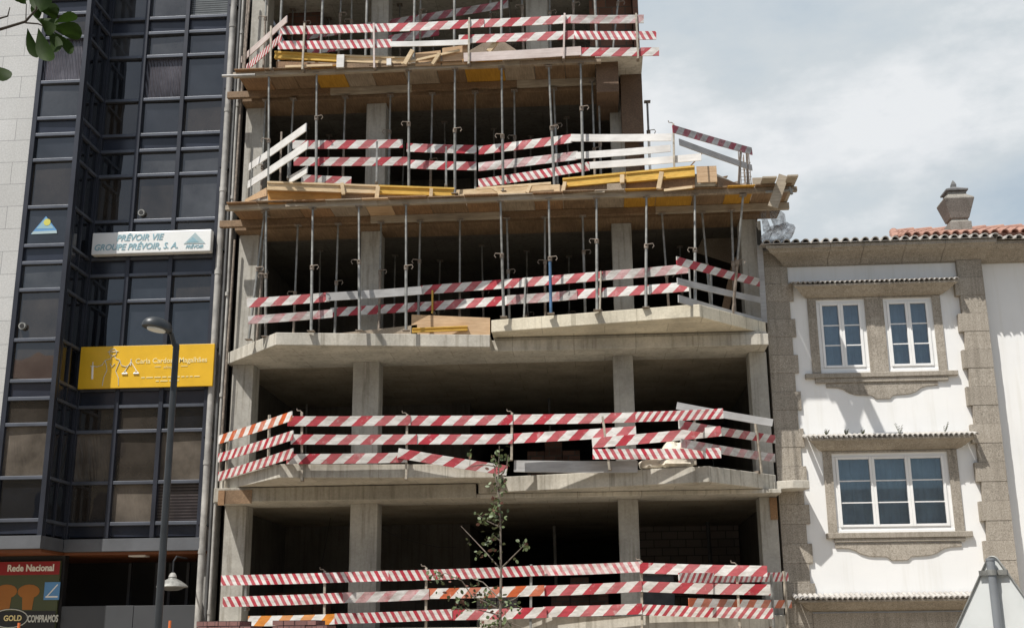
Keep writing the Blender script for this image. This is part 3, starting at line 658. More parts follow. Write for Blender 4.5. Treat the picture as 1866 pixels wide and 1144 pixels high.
# ------------------------------------------------------------------ guard rail posts
GPO = 'metal posts of the guard rails'
def post(seg, off, a, b, label, mat='post_metal', wd=.045, hook=False):
    top, bot = on(seg, off, a, b); T = thing('guard_post', label, 'guard post', bot, GPO)
    t = Vector((seg[1][0]-seg[0][0], seg[1][1]-seg[0][1], 0)).normalized()
    build('upright', MB().bar(bot, top, wd, wd, t), M[mat], T, bevel=.004)
    n = Vector((t.y, -t.x, 0))
    build('clamp', MB().bar(bot-n*.02+Vector((0,0,.03)), bot-n*.16+Vector((0,0,.03)), .06, .05), M['steel_rust'], T)
    if hook: build('hook', MB().tube([top, top+Vector((-.03, 0, .03)), top+Vector((-.09, 0, .035)), top+Vector((-.10, 0, .075))], .010, 6), M['steel_rust'], T)
sF = (EF[0], EF[1]); sF2 = (EF[1], EF[2]); sFr = (EF[2], EF[3])
sAl = (EA_L[0], EA_L[1]); sA = (EA_L[1], EA_L[2]); sA2 = ((-1.8, 22.5), (2.16, 22.2)); sAr = (EA_R[2], EA_R[3])
sBl = (EB_L[1], EB_L[2]); sB2 = (EB_R[0], EB_R[1]); sBr = (EB_R[2], EB_R[3])
S1, S2, S3, S4, S5 = 'lowest storey', 'second open storey', 'third open storey', 'fourth open storey', 'topmost storey'
for i, (x0, y0, x1, y1, sg) in enumerate([(449, 1051, 447, 1112, sF), (592, 1040, 591, 1150, sF), (777, 1034, 776, 1150, sF), (968, 1028, 967, 1150, sF), (1169, 1022, 1170, 1148, sF2), (1342, 1028, 1348, 1146, sF2), (1405, 1045, 1410, 1146, sFr), (1428, 1040, 1436, 1150, sFr)]):
    post(sg, .06, (x0, y0), (x1, y1), f'guard rail post, {oname(i)} of the lowest barrier', 'post_metal' if i % 3 else 'steel', hook=i in (1, 2, 4, 5))
for i, (x0, y0, x1, y1, sg) in enumerate([(415, 788, 411, 892, sAl), (491, 756, 489, 850, sAl), (550, 751, 550, 876, sA), (742, 755, 740, 873, sA), (933, 752, 932, 838, sA), (1098, 758, 1111, 856, sA2), (1265, 747, 1267, 846, sA2), (1376, 762, 1388, 862, sAr)]):
    post(sg, .07, (x0, y0), (x1, y1), f'guard rail post, {oname(i)} on the barrier of the second open storey', hook=i in (2, 3, 4))
for i, (x0, y0, x1, y1, sg, m) in enumerate([(788, 529, 788, 571, sB2, 'beam_yellow'), (958, 506, 955, 578, sB2, 'steel'), (1095, 494, 1093, 567, sB2, 'post_metal'), (1256, 489, 1258, 550, sB2, 'steel'), (1295, 485, 1297, 564, sBr, 'steel')]):
    post(sg, -.12, (x0, y0), (x1, y1), f'thin guard rail post{", painted yellow" if i == 0 else ""}, {oname(i)} on the barrier of the third open storey', m, .035)
for i, (x0, y0, x1, y1, sg, m) in enumerate([(460, 294, 457, 367, sCl, 'steel'), (513, 241, 510, 341, sCL, 'steel_rust'), (526, 262, 525, 325, sCL, 'steel'), (687, 258, 686, 332, sCL, 'steel'), (813, 268, 813, 338, sCL, 'steel'), (1227, 226, 1229, 325, sCR, 'post_metal'), (1350, 275, 1346, 335, sCc, 'steel_rust'), (1361, 279, 1363, 337, sCc, 'steel_rust')]):
    post(sg, -.05, (x0, y0), (x1, y1), f'guard rail post, {oname(i)} on the barrier of the fourth open storey', m, .04, hook=i == 5)
for i, (x0, y0, x1, y1) in enumerate([(494, 48, 493, 126), (555, 43, 551, 127), (681, 43, 682, 124), (855, 33, 854, 117), (1029, 25, 1027, 107), (1159, 25, 1163, 107)]):
    post(sD, .14, (x0, y0), (x1, y1), f'pale guard rail post, {oname(i)} on the barrier of the topmost storey', 'pink_board' if i in (2, 4) else 'post_metal', .04)

# ------------------------------------------------------------------ guard rail boards
GBD = 'striped and plain boards of the guard rails'
def board(seg, off, a, b, mat, label, w=.19, th=.022):
    p, q = on(seg, off, a, b); t = q-p; L = t.length; x = t.normalized(); sg = Vector((seg[1][0]-seg[0][0], seg[1][1]-seg[0][1], 0)).normalized()
    n = Vector((-sg.y, sg.x, 0)); n = (n - x*n.dot(x)).normalized(); z = x.cross(n).normalized()
    if z.z < 0: z = -z; n = -n
    m = MB()
    for i in range(9):                                             # boards sag and twist a little
        s = i/8; sag = Vector((0, 0, -.008*math.sin(math.pi*s))); tw = math.radians(random.uniform(-1.2, 1.2)); pass
        zz = Vector((0, math.sin(tw), math.cos(tw))); c = Vector((L*(s-.5), 0, 0))+sag; yy = Vector((0, 1, 0))*th/2
        m.v += [c-zz*w/2-yy, c+zz*w/2-yy, c+zz*w/2+yy, c-zz*w/2+yy]
        if i:
            k = (i-1)*4
            for j in range(4): m.f.append((k+j, k+(j+1) % 4, k+4+(j+1) % 4, k+4+j))
    m.f += [(3, 2, 1, 0), (32, 33, 34, 35)]
    o = build('barrier_board', m, M[mat]); o.matrix_world = Matrix(((x.x, n.x, z.x, (p.x+q.x)/2), (x.y, n.y, z.y, (p.y+q.y)/2), (x.z, n.z, z.z, (p.z+q.z)/2), (0, 0, 0, 1)))
    tag(o, label, 'barrier board', GBD)
RW, RN = 'broad striped red board', 'fine striped red board'
# lowest storey
board(sF, .10, (403, 1057), (716, 1048), 'narrow', f'{RN}, left end of the top rail, {S1}')
board(sF, .12, (708, 1049), (992, 1038.5), 'narrow', f'{RN}, middle of the top rail behind the sapling, {S1}')
board(sF2, .10, (990, 1039), (1168, 1032), 'narrow_faded', f'faded pinkish {RN}, top rail left of the right column, {S1}')
board(sF2, .12, (1166, 1034), (1398, 1040), 'wide', f'{RW}, right end of the top rail, {S1}')
board(sFr, .04, (1237, 1052), (1436, 1050), 'narrow_right', f'{RN}, behind the top rail at the right corner, {S1}', .17)
board(sF, .10, (406, 1096), (635, 1088), 'narrow', f'{RN}, left end of the middle rail, {S1}')
board(sF, .12, (625, 1088.5), (782, 1082), 'wide_faded', f'faded pink {RW}, middle rail by the left column, {S1}')
board(sF, .10, (780, 1081), (992, 1075), 'orange', f'orange and white board in the middle rail behind the sapling, {S1}')
board(sF2, .12, (987, 1076), (1170, 1067.5), 'wide', f'{RW}, middle rail left of the right column, {S1}')
board(sF2, .10, (1169, 1068), (1404, 1074), 'wide', f'{RW}, right end of the middle rail, {S1}')
board(sFr, .04, (1255, 1097), (1442, 1100), 'orange', f'orange and white board between the lower rails at the right corner, {S1}', .15)
board(sF, .10, (452, 1131), (616, 1127), 'amber', f'amber and white board at the left end of the bottom rail, {S1}')
board(sF, .12, (610, 1126.5), (824, 1118.5), 'narrow', f'{RN}, bottom rail left of the sapling, {S1}')
board(sF, .10, (800, 1120), (996, 1115), 'wide', f'{RW}, bottom rail behind the sapling, {S1}')
board(sF2, .12, (990, 1114), (1170, 1108.5), 'wide', f'{RW}, bottom rail left of the right column, {S1}')
board(sF2, .10, (1168, 1110), (1409, 1117), 'narrow_right', f'{RN}, right end of the bottom rail, {S1}')
# second open storey
board(sAl, .10, (399, 801), (532, 757.5), 'orange', f'orange and white board slanting at the left corner, top rail, {S2}', .18)
board(sAl, .10, (398, 834), (534, 792.5), 'mid', f'{RW}, slanting at the left corner, middle rail, {S2}', .18)
board(sAl, .10, (398, 868), (534, 825), 'mid', f'{RW}, slanting at the left corner, bottom rail, {S2}', .18)
board(sA, .12, (524, 767), (748, 765.5), 'wide', f'{RW}, top rail crossing the left column, {S2}')
board(sA, .10, (744, 766), (934, 764.5), 'wide', f'{RW}, top rail between the two columns, {S2}')
board(sA2, .08, (936, 764), (1160, 760), 'wide', f'{RW}, top rail just left of the right column, {S2}')
board(sA2, .10, (1158, 759.5), (1318, 753), 'narrow_right', f'{RN}, top rail right of the right column, {S2}')
board(sA2, -.25, (1233, 739), (1408, 770), 'grey_board', f'plain grey board slanting behind the top rail at the right corner, {S2}', .14)
board(sA, .12, (530, 800), (760, 800), 'wide', f'{RW}, middle rail crossing the left column, {S2}')
board(sA, .10, (758, 800), (934, 799), 'wide', f'{RW}, middle rail between the two columns, {S2}')
board(sA2, .08, (936, 798.5), (1159, 785), 'wide', f'{RW}, tilted middle rail ending at the right column, {S2}')
board(sA2, .10, (1079, 807), (1314, 785), 'wide', f'{RW}, tilted under the other middle rail, right half, {S2}')
board(sAr, .06, (1237, 773), (1412, 800), 'wide', f'{RW}, slanting down to the right corner, upper of two, {S2}', .16)
board(sA, .12, (522, 836), (742, 833), 'wide', f'{RW}, bottom rail crossing the left column, {S2}')
board(sA, .15, (725, 825), (924, 857), 'wide', f'{RW}, fallen and sloping down beside the sapling top, {S2}')
board(sA2, .10, (1080, 827), (1314, 825), 'narrow', f'{RN}, bottom rail in front of the right column, {S2}')
board(sAr, .06, (1241, 807), (1412, 834), 'wide_faded', f'faded {RW}, slanting to the right corner, lower of two, {S2}', .16)
board(sA2, -.2, (937, 849), (1162, 850), 'grey_board', f'plain grey toe board lying on the slab right of the sapling, {S2}', .22, .06)
# third open storey
board(sBl, -.16, (450, 552), (600, 541), 'wide', f'{RW}, left end of the upper rail, {S3}')
board(sBl, -.14, (594, 541), (768, 529), 'grey_board', f'plain grey board in the upper rail by the left column, {S3}', .17)
board(sB2, -.16, (763, 529), (1102, 502.5), 'wide', f'{RW}, long middle piece of the upper rail, {S3}')
board(sB2, -.14, (1099, 502.5), (1256, 489), 'wide_faded', f'shaded {RW}, upper rail right of the right column, {S3}')
board(sBr, -.10, (1233, 475), (1384, 515), 'wide', f'{RW}, slanting down at the right corner, {S3}', .17)
board(sBl, -.16, (452, 583), (606, 571), 'wide_faded', f'faded {RW}, left end of the lower rail, {S3}', .17)
board(sB2, -.16, (602, 569), (927, 547.5), 'wide', f'{RW}, long left piece of the lower rail, {S3}')
board(sB2, -.14, (924, 546.5), (1052, 537), 'wide_faded', f'washed out {RW}, lower rail beside the blue prop, {S3}')
board(sB2, -.16, (1050, 536), (1257, 522), 'wide', f'{RW}, right end of the lower rail, {S3}')
board(sBr, -.10, (1234, 512), (1386, 547), 'grey_board', f'plain grey board slanting at the right corner, upper of two, {S3}', .13)
board(sBr, -.10, (1236, 544), (1392, 588), 'grey_board', f'plain grey board slanting at the right corner, lowest, {S3}', .15)
# fourth open storey
board(sCl, -.05, (454, 305), (558, 232), 'white_board', f'plain white board climbing at the left corner, upper of two, {S4}', .17)
board(sCl, -.05, (452, 337), (561, 264), 'white_board', f'plain white board climbing at the left corner, lower of two, {S4}', .17)
board(sCl, -.35, (527, 328), (560, 309), 'white_board', f'short white board end at the foot of the left barrier, {S4}', .16)
board(sCL, -.25, (533, 264), (734, 262), 'wide', f'{RW}, upper rail crossing the left column, {S4}')
board(sCL, -.25, (741, 269), (868, 272.5), 'wide', f'{RW}, short upper rail right of the left column, {S4}')
board(sCL, -.25, (535, 294.5), (744, 294), 'wide', f'{RW}, lower rail crossing the left column, {S4}')
board(sCL, -.25, (748, 299.5), (868, 303), 'wide', f'{RW}, short lower rail right of the left column, {S4}')
board(sCL, -.3, (549, 326), (640, 330), 'wide', f'{RW}, lying low behind the pale girder, {S4}')
board(sCR, -.22, (872, 274.5), (1042, 252.5), 'wide', f'{RW}, rising upper rail in the middle, {S4}')
board(sCR, -.20, (1040, 251.5), (1224, 250.5), 'white_board', f'plain white board, upper rail in front of the right column, {S4}', .16)
board(sCR, -.22, (872, 304.5), (1053, 283.5), 'wide_faded', f'shaded {RW}, rising lower rail in the middle, {S4}')
board(sCR, -.20, (1050, 284), (1222, 270.5), 'white_board', f'plain white board, middle rail in front of the right column, {S4}', .15)
board(sCR, -.10, (872, 334.5), (1074, 303), 'narrow', f'{RN}, rising toe board in the middle, {S4}')
board(sCR, -.12, (1072, 302), (1278, 286.5), 'white_board', f'plain white board, lowest rail running to the right corner, {S4}', .15)
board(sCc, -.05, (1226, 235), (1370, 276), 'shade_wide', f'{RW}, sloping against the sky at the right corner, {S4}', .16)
board(sCc, -.05, (1238, 259), (1370, 306), 'grey_board', f'plain grey board sloping against the sky at the right corner, {S4}', .13)
# topmost storey
sDl = ((-7.7, 24.1), (-6.3, 22.5))
board(sDl, .06, (433, 116), (523, 35), 'pink_board', f'faded pale board climbing at the left corner, {S5}', .16)
board(sDl, .06, (443, 130), (513, 68), 'narrow_right', f'{RN}, climbing at the left corner, {S5}', .17)
board(sD, .09, (511, 56), (713, 50.5), 'narrow', f'{RN}, left part of the top rail, {S5}')
board(sD, .11, (710, 51), (882, 42.5), 'wide', f'{RW}, top rail left of centre, {S5}')
board(sD, .09, (880, 43), (1043, 35), 'wide', f'{RW}, top rail right of centre, {S5}')
board(sD, .11, (1040, 35.5), (1173, 35), 'wide_faded', f'faded {RW}, right end of the top rail, {S5}')
board(sD, .09, (507, 83), (714, 79.5), 'narrow', f'{RN}, left part of the middle rail, {S5}')
board(sD, .11, (712, 81), (857, 77), 'white_board', f'plain white board in the middle rail, {S5}', .12)
board(sD, .09, (836, 72), (1048, 64), 'wide', f'{RW}, middle rail right of centre, {S5}')
board(sD, .11, (1046, 64.5), (1196, 65), 'narrow', f'{RN}, middle rail ending against the sky, {S5}')
board(sD, .11, (845, 105), (1059, 93), 'pink_board', f'washed out pale board, bottom rail right of centre, {S5}', .20)
board(sD, .09, (1056, 95), (1201, 94.5), 'wide', f'{RW}, bottom rail ending against the sky, {S5}')
sDi = ((-6.5, 24.6), (1.2, 23.0))
board(sDi, 0, (560, 66), (926, 8), 'shade_wide', f'shaded {RW}, slanting behind the top rail, {S5}')
board(sDi, .1, (560, 94), (800, 58), 'shade_wide', f'shaded {RW}, slanting behind the middle rail, {S5}')
# ------------------------------------------------------------------ odds and ends on the floors
def sack(c, sx, sy, sz, label, mat='bag'):
    m = MB(); n, k = 18, 9; rr = random.Random(int(c[0]*100))
    for j in range(k+1):
        f = math.pi*j/k
        for i in range(n):
            g = 2*math.pi*i/n; q = 1+rr.uniform(-.13, .13)
            ex = lambda v: math.copysign(abs(v)**.7, v)
            m.v.append(Vector((c[0]+sx*ex(math.sin(f))*ex(math.cos(g))*q, c[1]+sy*ex(math.sin(f))*ex(math.sin(g))*q, c[2]+sz*(1-ex(math.cos(f)))*q)))
    for j in range(k):
        for i in range(n): m.f.append((j*n+i, j*n+(i+1) % n, (j+1)*n+(i+1) % n, (j+1)*n+i))
    loose('sack', m, mat, label, 'sack', 'sacks on the second open storey', smooth=True)
p = atZ(1190, 857, 4.70); sack((p.x, 22.7, 4.70), .25, .18, .10, 'flat cement sack lying left under the fine striped bottom rail')
p = atZ(1235, 853, 4.70); sack((p.x, 22.62, 4.70), .34, .2, .11, 'long pale cement sack lying on the slab by the right post')
p = atY(1228, 812, 23.0); sack((p.x, 23.0, 4.70), .27, .2, .27, 'bulging white sack standing behind the right barrier boards')
def blockpile(px0, py0, px1, py1, Y, z0, label, mat='block', d=1.0):
    a = atY(px0, py0, Y); b = atY(px1, py1, Y); m = MB(); bw, bh = .42, .21
    nx = max(1, int((b.x-a.x)/bw)); nz = max(1, int((a.z-z0)/bh))
    for i in range(nx):
        for k in range(nz - (1 if i in (0, nx-1) and nz > 2 else 0)):
            for j in range(2): m.box((a.x+i*bw+.008, Y+j*.22+random.uniform(0, .02), z0+k*bh+.003), (a.x+(i+1)*bw-.008, Y+j*.22+.205, z0+(k+1)*bh-.004))
    loose('block_pile', m, mat, label, 'block pile', 'piles of blocks stored on the floors')
blockpile(1003, 1050, 1125, 1100, 26.5, 1.861, 'dark pile of hollow blocks left of the right column, lowest storey', 'brick')
blockpile(868, 1052, 962, 1110, 25.0, 1.861, 'pale block pile behind the sapling, lowest storey')
blockpile(960, 802, 1062, 836, 28.0, 4.661, 'dark pile of bricks far inside the second open storey', 'brick')
blockpile(440, 1075, 610, 1110, 27.5, 1.861, 'low pile of bricks by the left column, lowest storey', 'brick')
a = atY(1170, 1048, 25.2); b = atY(1230, 1100, 25.2)
K = thing('site_cabinet', 'small grey site cabinet with blue notices behind the lowest barrier, right of the right column', 'cabinet', ((a.x+b.x)/2, 25.2, 1.86))
build('body', MB().box((a.x, 25.2, 1.862), (b.x, 25.8, a.z)), M['tarpaulin'], K, bevel=.01); build('top', MB().box((a.x-.05, 25.15, a.z), (b.x+.05, 25.85, a.z+.04)), M['block'], K)
build('notice', MB().box((a.x+.08, 25.19, 1.95), (a.x+.26, 25.199, 2.15)), M['blue_ink'], K); build('notice', MB().box((a.x+.34, 25.19, 1.95), (a.x+.6, 25.199, 2.2)), M['grey_ink'], K)
# leaning plank by the right column
loose('plank', MB().bar(atY(1393, 588, 23.85), atY(1384, 447, 23.85), .03, .12, Vector((1,0,0))), 'grey_board', 'long grey plank leaning beside the right column, third open storey', 'plank', GP)
loose('plank', MB().bar(atY(1318, 580, 24.4), atY(1343, 470, 24.5), .03, .16, Vector((1,0,0))), 'ply_brown', 'brown plank leaning inside near the slanting prop, third open storey', 'plank', GP)
loose('plywood_sheet', MB().bar(atY(1300, 470, 25.5), atY(1330, 400, 25.8), .02, .8, Vector((1,0,0))), 'ply_grey', 'grey plywood sheet leaning far inside the right end of the third open storey', 'plywood')
# loose wires hanging in the rooms
for i, (a, b, lb) in enumerate((((605, 930), (583, 1045), 'thin straight wire hanging left of the left column, lowest storey'), ((690, 960), (832, 996), 'sagging black cable across the room, lowest storey'))):
    p = atY(*a, 27); q = atY(*b, 27); md = (p+q)/2-Vector((0, 0, .12*i)); loose('cable', MB().tube([p, p.lerp(md, .5)-Vector((0,0,.05*i)), md, q.lerp(md, .5)-Vector((0,0,.05*i)), q], .007, 5), 'rubber', lb, 'cable')

# more of the site's clutter inside the open storeys
def conduit(px, py, Y, z0, z1, label, r=.03, mat='pipe_dark'):
    p = atY(px, py, Y); o = build('conduit', MB().tube([(p.x, Y, z0), (p.x+.02, Y, (z0+z1)/2), (p.x, Y, z1)], r, 8), M[mat], None, origin=(p.x, Y, z0)); tag(o, label, 'pipe', 'conduits in the open storeys')
conduit(1000, 700, 28.5, 4.66, 7.29, 'dark conduit standing inside left of the right column, second open storey')
conduit(560, 700, 28.6, 4.66, 7.29, 'thin conduit on the back wall left of the left column, second open storey', .025, 'pipe')
conduit(1290, 960, 29.5, 1.86, 4.33, 'thick conduit in front of the masonry at the right, lowest storey', .05, 'pipe_dark')
conduit(1010, 960, 30.0, 1.86, 4.33, 'pale conduit in the dark middle of the lowest storey', .04, 'pipe')
for i, (px, z, w_, lb) in enumerate(((760, 4.661, 1.2, 'pallet of boards behind the barrier between the columns, second open storey'), (1250, 1.861, 1.0, 'pallet of boards at the right, lowest storey'), (700, 7.561, 1.1, 'pallet of boards behind the grey rail, third open storey'))):
    p = atY(px, 800, 26.2); T = thing('board_pallet', lb, 'pallet', (p.x, 26.2, z), 'pallets of boards'); m = MB()
    for k in range(7):
        for j in range(4): m.box((p.x-w_/2+random.uniform(-.05, .05), 26.0+j*.21, z+.13+k*.035), (p.x+w_/2+random.uniform(-.08, .05), 26.19+j*.21, z+.13+k*.035+.031))
    build('boards', m, M['old_board'], T); m = MB()
    for j in range(3): m.box((p.x-w_/2+j*(w_/2-.06), 26.0, z), (p.x-w_/2+j*(w_/2-.06)+.12, 26.83, z+.128))
    build('pallet', m, M['ply_brown'], T)
# rubble heap and offcuts on the terrace at the right of the fourth open storey
for i, (px, py, sx, lb, mt) in enumerate(((1245, 283, .34, 'brown plywood offcut leaning on the terrace behind the white boards', 'ply_red'), (1275, 296, .5, 'brown plywood offcut lying flat at the right corner of the terrace', 'ply_brown'), (1160, 300, .45, 'pale crumpled paper sack on the terrace behind the yellow girder', 'bag'))):
    p = atY(px, py, 23.4); m = MB()
    if mt == 'bag':
        rr = random.Random(8); n, k = 14, 8
        for j in range(k+1):
            for q in range(n):
                f = math.pi*j/k; g = 2*math.pi*q/n; e = 1+rr.uniform(-.15, .15); m.v.append(Vector((p.x+sx*math.sin(f)*math.cos(g)*e, 23.4+.2*math.sin(f)*math.sin(g)*e, 10.56+.13*(1-math.cos(f))*e)))
        for j in range(k):
            for q in range(n): m.f.append((j*n+q, j*n+(q+1) % n, (j+1)*n+(q+1) % n, (j+1)*n+q))
        loose('sack', m, mt, lb, 'sack', smooth=True)
    else:
        m.bar((p.x-sx, 23.3, 10.60), (p.x+sx, 23.5, p.z if i == 0 else 10.85), .5, .02); loose('plywood_offcut', m, mt, lb, 'plywood')

# thin props far inside, starter bars, loose laths
for st, z0, z1, xs, Y in ((S3, 7.561, 10.28, (585, 720, 800, 880, 960, 1035, 1130, 1240), 25.6), (S4, 10.561, 13.28, (560, 600, 735, 812, 900, 965, 1035), 25.4), (S5, 13.63, 16.28, (535, 600, 700, 730, 790, 860, 930, 985, 1065), 25.2)):
    for i, x in enumerate(xs): floor_prop(x, {S3: 470, S4: 240, S5: 30}[st], Y+.5*(i % 3), z0, z1, f'thin dark prop, {oname(i)} in the deep row of the {st}', .05*((i*7) % 3-1), 'steel_rust', .85, .45+.05*(i % 4))
def rebar(px, py, Y, z0, hgt, label, nx=3, w_=.22):
    p = atY(px, py, Y); m = MB()
    for i in range(nx):
        for j in range(2): q = Vector((p.x-w_/2+w_*i/(nx-1), Y-.09+.18*j, z0)); m.tube([q, q+Vector((random.uniform(-.03, .03), random.uniform(-.02, .02), hgt*random.uniform(.85, 1.05)))], .011, 5)
    z = z0+.1
    while z < z0+hgt*.75:
        m.tube([Vector((p.x-w_/2-.012, Y-.1, z)), Vector((p.x+w_/2+.012, Y-.1, z)), Vector((p.x+w_/2+.012, Y+.1, z)), Vector((p.x-w_/2-.012, Y+.1, z)), Vector((p.x-w_/2-.012, Y-.1, z))], .006, 4); z += .16
    o = build('rebar_cage', m, M['steel_rust'], None, origin=(p.x, Y, z0)); tag(o, label, 'rebar', 'starter bars of unfinished columns')
rebar(1356, 300, 23.75, 10.56, 1.05, 'rusty starter bars standing at the right corner of the terrace under the sloping boards')
rebar(1238, 290, 24.4, 10.56, .8, 'rusty starter bars standing in the middle of the terrace behind the white boards')
def lath(seg, off, a_, b_, label, mat='lumber', w_=.05, d=.03):
    p, q = on(seg, off, a_, b_); loose('lath', MB().bar(p, q, d, w_), mat, label, 'lath', 'loose laths along the slab edges', bevel=.003)
lath(sCR, .16, (838, 357), (958, 351), 'long pale lath lying at the foot of the raw boards, long deck')
lath(sCR, .10, (868, 344), (1004, 334), 'pale lath laid on top of the raw boards, long deck')
lath(sCR, .16, (1210, 347), (1262, 341), 'short pale lath below the bright yellow girder, long deck')
lath(sCL, .14, (700, 369), (822, 364), 'pale lath under the yellowish girder, long deck')
lath(sCL, .10, (520, 375), (610, 372), 'grey lath at the foot of the orange shutter, long deck', 'old_board')
lath(sCR, .2, (1045, 352), (1102, 349), 'grey lath right of centre on the long deck edge', 'old_board')
lath(sD, .05, (745, 113), (838, 92), 'pale lath leaning across the two plywood panels, upper deck')
lath(sD, .03, (860, 112), (905, 104), 'grey lath below the peaked offcut, upper deck', 'old_board')
lath(sD, .08, (520, 122), (606, 119), 'pale lath at the foot of the dark yellow girder, upper deck')
lath(sD, .0, (960, 106), (1080, 99), 'long grey lath on the right half of the upper deck', 'old_board', .07)
for x, z0, z1, Y, lb in ((-7.60, 10.6, 16.2, 23.75, 'thin dark upright tube beside the left column, upper storeys'), (-7.63, 4.9, 10.0, 23.85, 'thin dark upright tube beside the left column, middle storeys'), (-7.50, 13.7, 16.2, 23.6, 'rusty upright tube at the left end of the topmost barrier')):
    o = build('scaffold_tube', MB().tube([(x, Y, z0), (x+.02, Y, (z0+z1)/2), (x+.05, Y, z1)], .024, 8), M['steel_rust'], None, origin=(x, Y, z0)); tag(o, lb, 'tube')
# ------------------------------------------------------------------ office building with the navy curtain wall
OB = thing('office_building', 'dark navy glass office block with a pale granite side strip and a projecting glazed bay', 'building', (-11, 24, 0))
def ob(name, mb, mat, parent=OB, **k): return build(name, mb, M[mat] if isinstance(mat, str) else mat, parent, **k)
BX0, BX1, YB, YR = -11.90, -10.83, 22.95, 24.0
rx = [BX1, -9.95, -9.0, -8.03]
rows = []                                                   # (z0, z1, kind)
for top in (18.39, 15.49, 12.59, 9.69):
    rows += [(top-.38, top, 's'), (top-.97, top-.38, 'a'), (top-2.04, top-.97, 'b'), (top-2.9, top-2.04, 'c')]
rows += [(6.42, 6.79, 's'), (5.89, 6.42, 'a'), (4.82, 5.89, 'b'), (3.98, 4.82, 'c'), (3.69, 3.98, 's')]
TR = []
def pick(col, z):  # upper storeys get greyer tints, reflected cloud put into the pane colour
    if z > 15.2: return [GL[2], GL[2], GL[4], GL[0]][col]
    if z > 9: return random.choice([GL[0], GL[0], GL[2], GL[2], GL[1]])
    if z > 6.7: return random.choice([GL[0], GL[3], GL[3], GL[1]])
    return random.choice([GL[1], GL[5], GL[1], GL[3]])
fr = {'recess': (MB(), MB()), 'bay': (MB(), MB()), 'side': (MB(), MB())}
for (z0, z1, kd) in rows:
    for c in range(3):
        x0, x1 = rx[c]+.045, rx[c+1]-.045
        g = M['spandrel'] if kd == 's' else pick(c, z1)
        if c == 1 and kd == 'b' and 13 < z0 < 14: g = GL[6]
        if c == 2 and kd == 'c' and z0 < 4: g = GL[7]
        if c == 1 and kd == 'c' and z0 < 4: g = GL[5]
        tl = random.uniform(-.009, .009)
        m = MB().add([(x0, YR+.03+tl, z0+.03), (x1, YR+.03-tl, z0+.03), (x1, YR+.03-tl, z1-.03), (x0, YR+.03+tl, z1-.03),
                      (x0, YR+.06, z0+.03), (x1, YR+.06, z0+.03), (x1, YR+.06, z1-.03), (x0, YR+.06, z1-.03)],
                     [(0,1,2,3), (7,6,5,4), (0,4,5,1), (1,5,6,2), (2,6,7,3), (3,7,4,0)])
        ob('spandrel_panel' if kd == 's' else 'window', m, g)
        if kd == 'b' and c == 1 and z0 < 12 and z0 > 10:         # a lighter opening sash
            pass
    TR.append(MB().box((rx[0]+.02, YR-.055, z1-.038), (rx[3]+.02, YR+.04, z1+.032)))
    # bay front
    g = M['spandrel'] if kd == 's' else pick(3, z1)
    if kd == 'c' and 15 > z0 > 12: g = GL[2]
    if kd == 'b' and 13 < z0 < 14: g = GL[6]
    tl = random.uniform(-.009, .009); x0, x1 = BX0+.10, BX1-.09
    m = MB().add([(x0, YB+.03+tl, z0+.03), (x1, YB+.03-tl, z0+.03), (x1, YB+.03-tl, z1-.03), (x0, YB+.03+tl, z1-.03),
                  (x0, YB+.06, z0+.03), (x1, YB+.06, z0+.03), (x1, YB+.06, z1-.03), (x0, YB+.06, z1-.03)],
                 [(0,1,2,3), (7,6,5,4), (0,4,5,1), (1,5,6,2), (2,6,7,3), (3,7,4,0)])
    ob('spandrel_panel' if kd == 's' else 'window', m, g)
    TR.append(MB().box((BX0+.05, YB-.04, z1-.038), (BX1-.05, YB+.04, z1+.032)))
    # bay side
    m = MB().box((BX1-.06, YB+.10, z0+.03), (BX1-.03, YR-.03, z1-.03)); ob('spandrel_panel' if kd == 's' else 'window', m, M['spandrel'] if kd == 's' else GL[3])
    TR.append(MB().box((BX1-.05, YB+.06, z1-.033), (BX1+.03, YR-.03, z1+.027)))
for x in rx[1:3]: fr['recess'][0].box((x-.045, YR-.075, 3.69), (x+.045, YR+.05, 18.6))
fr['recess'][0].box((rx[3]-.045, YR-.08, 3.42), (rx[3]+.06, YR+.05, 18.6)).box((BX1+.001, YR-.06, 3.69), (BX1+.06, YR+.05, 18.6))
fr['bay'][0].box((BX0, YB-.05, 3.42), (BX0+.10, YB+.05, 18.6)).box((BX1-.09, YB-.05, 3.42), (BX1+.01, YB+.06, 18.6))
fr['side'][0].box((BX1-.05, YB+.06, 3.42), (BX1+.02, YB+.13, 18.6)).box((BX1-.05, YR-.09, 3.69), (BX1+.02, YR-.06, 18.6)).box((BX1-.05, 23.42, 3.69), (BX1+.015, 23.47, 18.6))
for k in fr:
    f = ob('mullions', fr[k][0], 'frame_navy', bevel=.004)
for m in TR: ob('transom', m, 'rail_sunlit', bevel=.006)
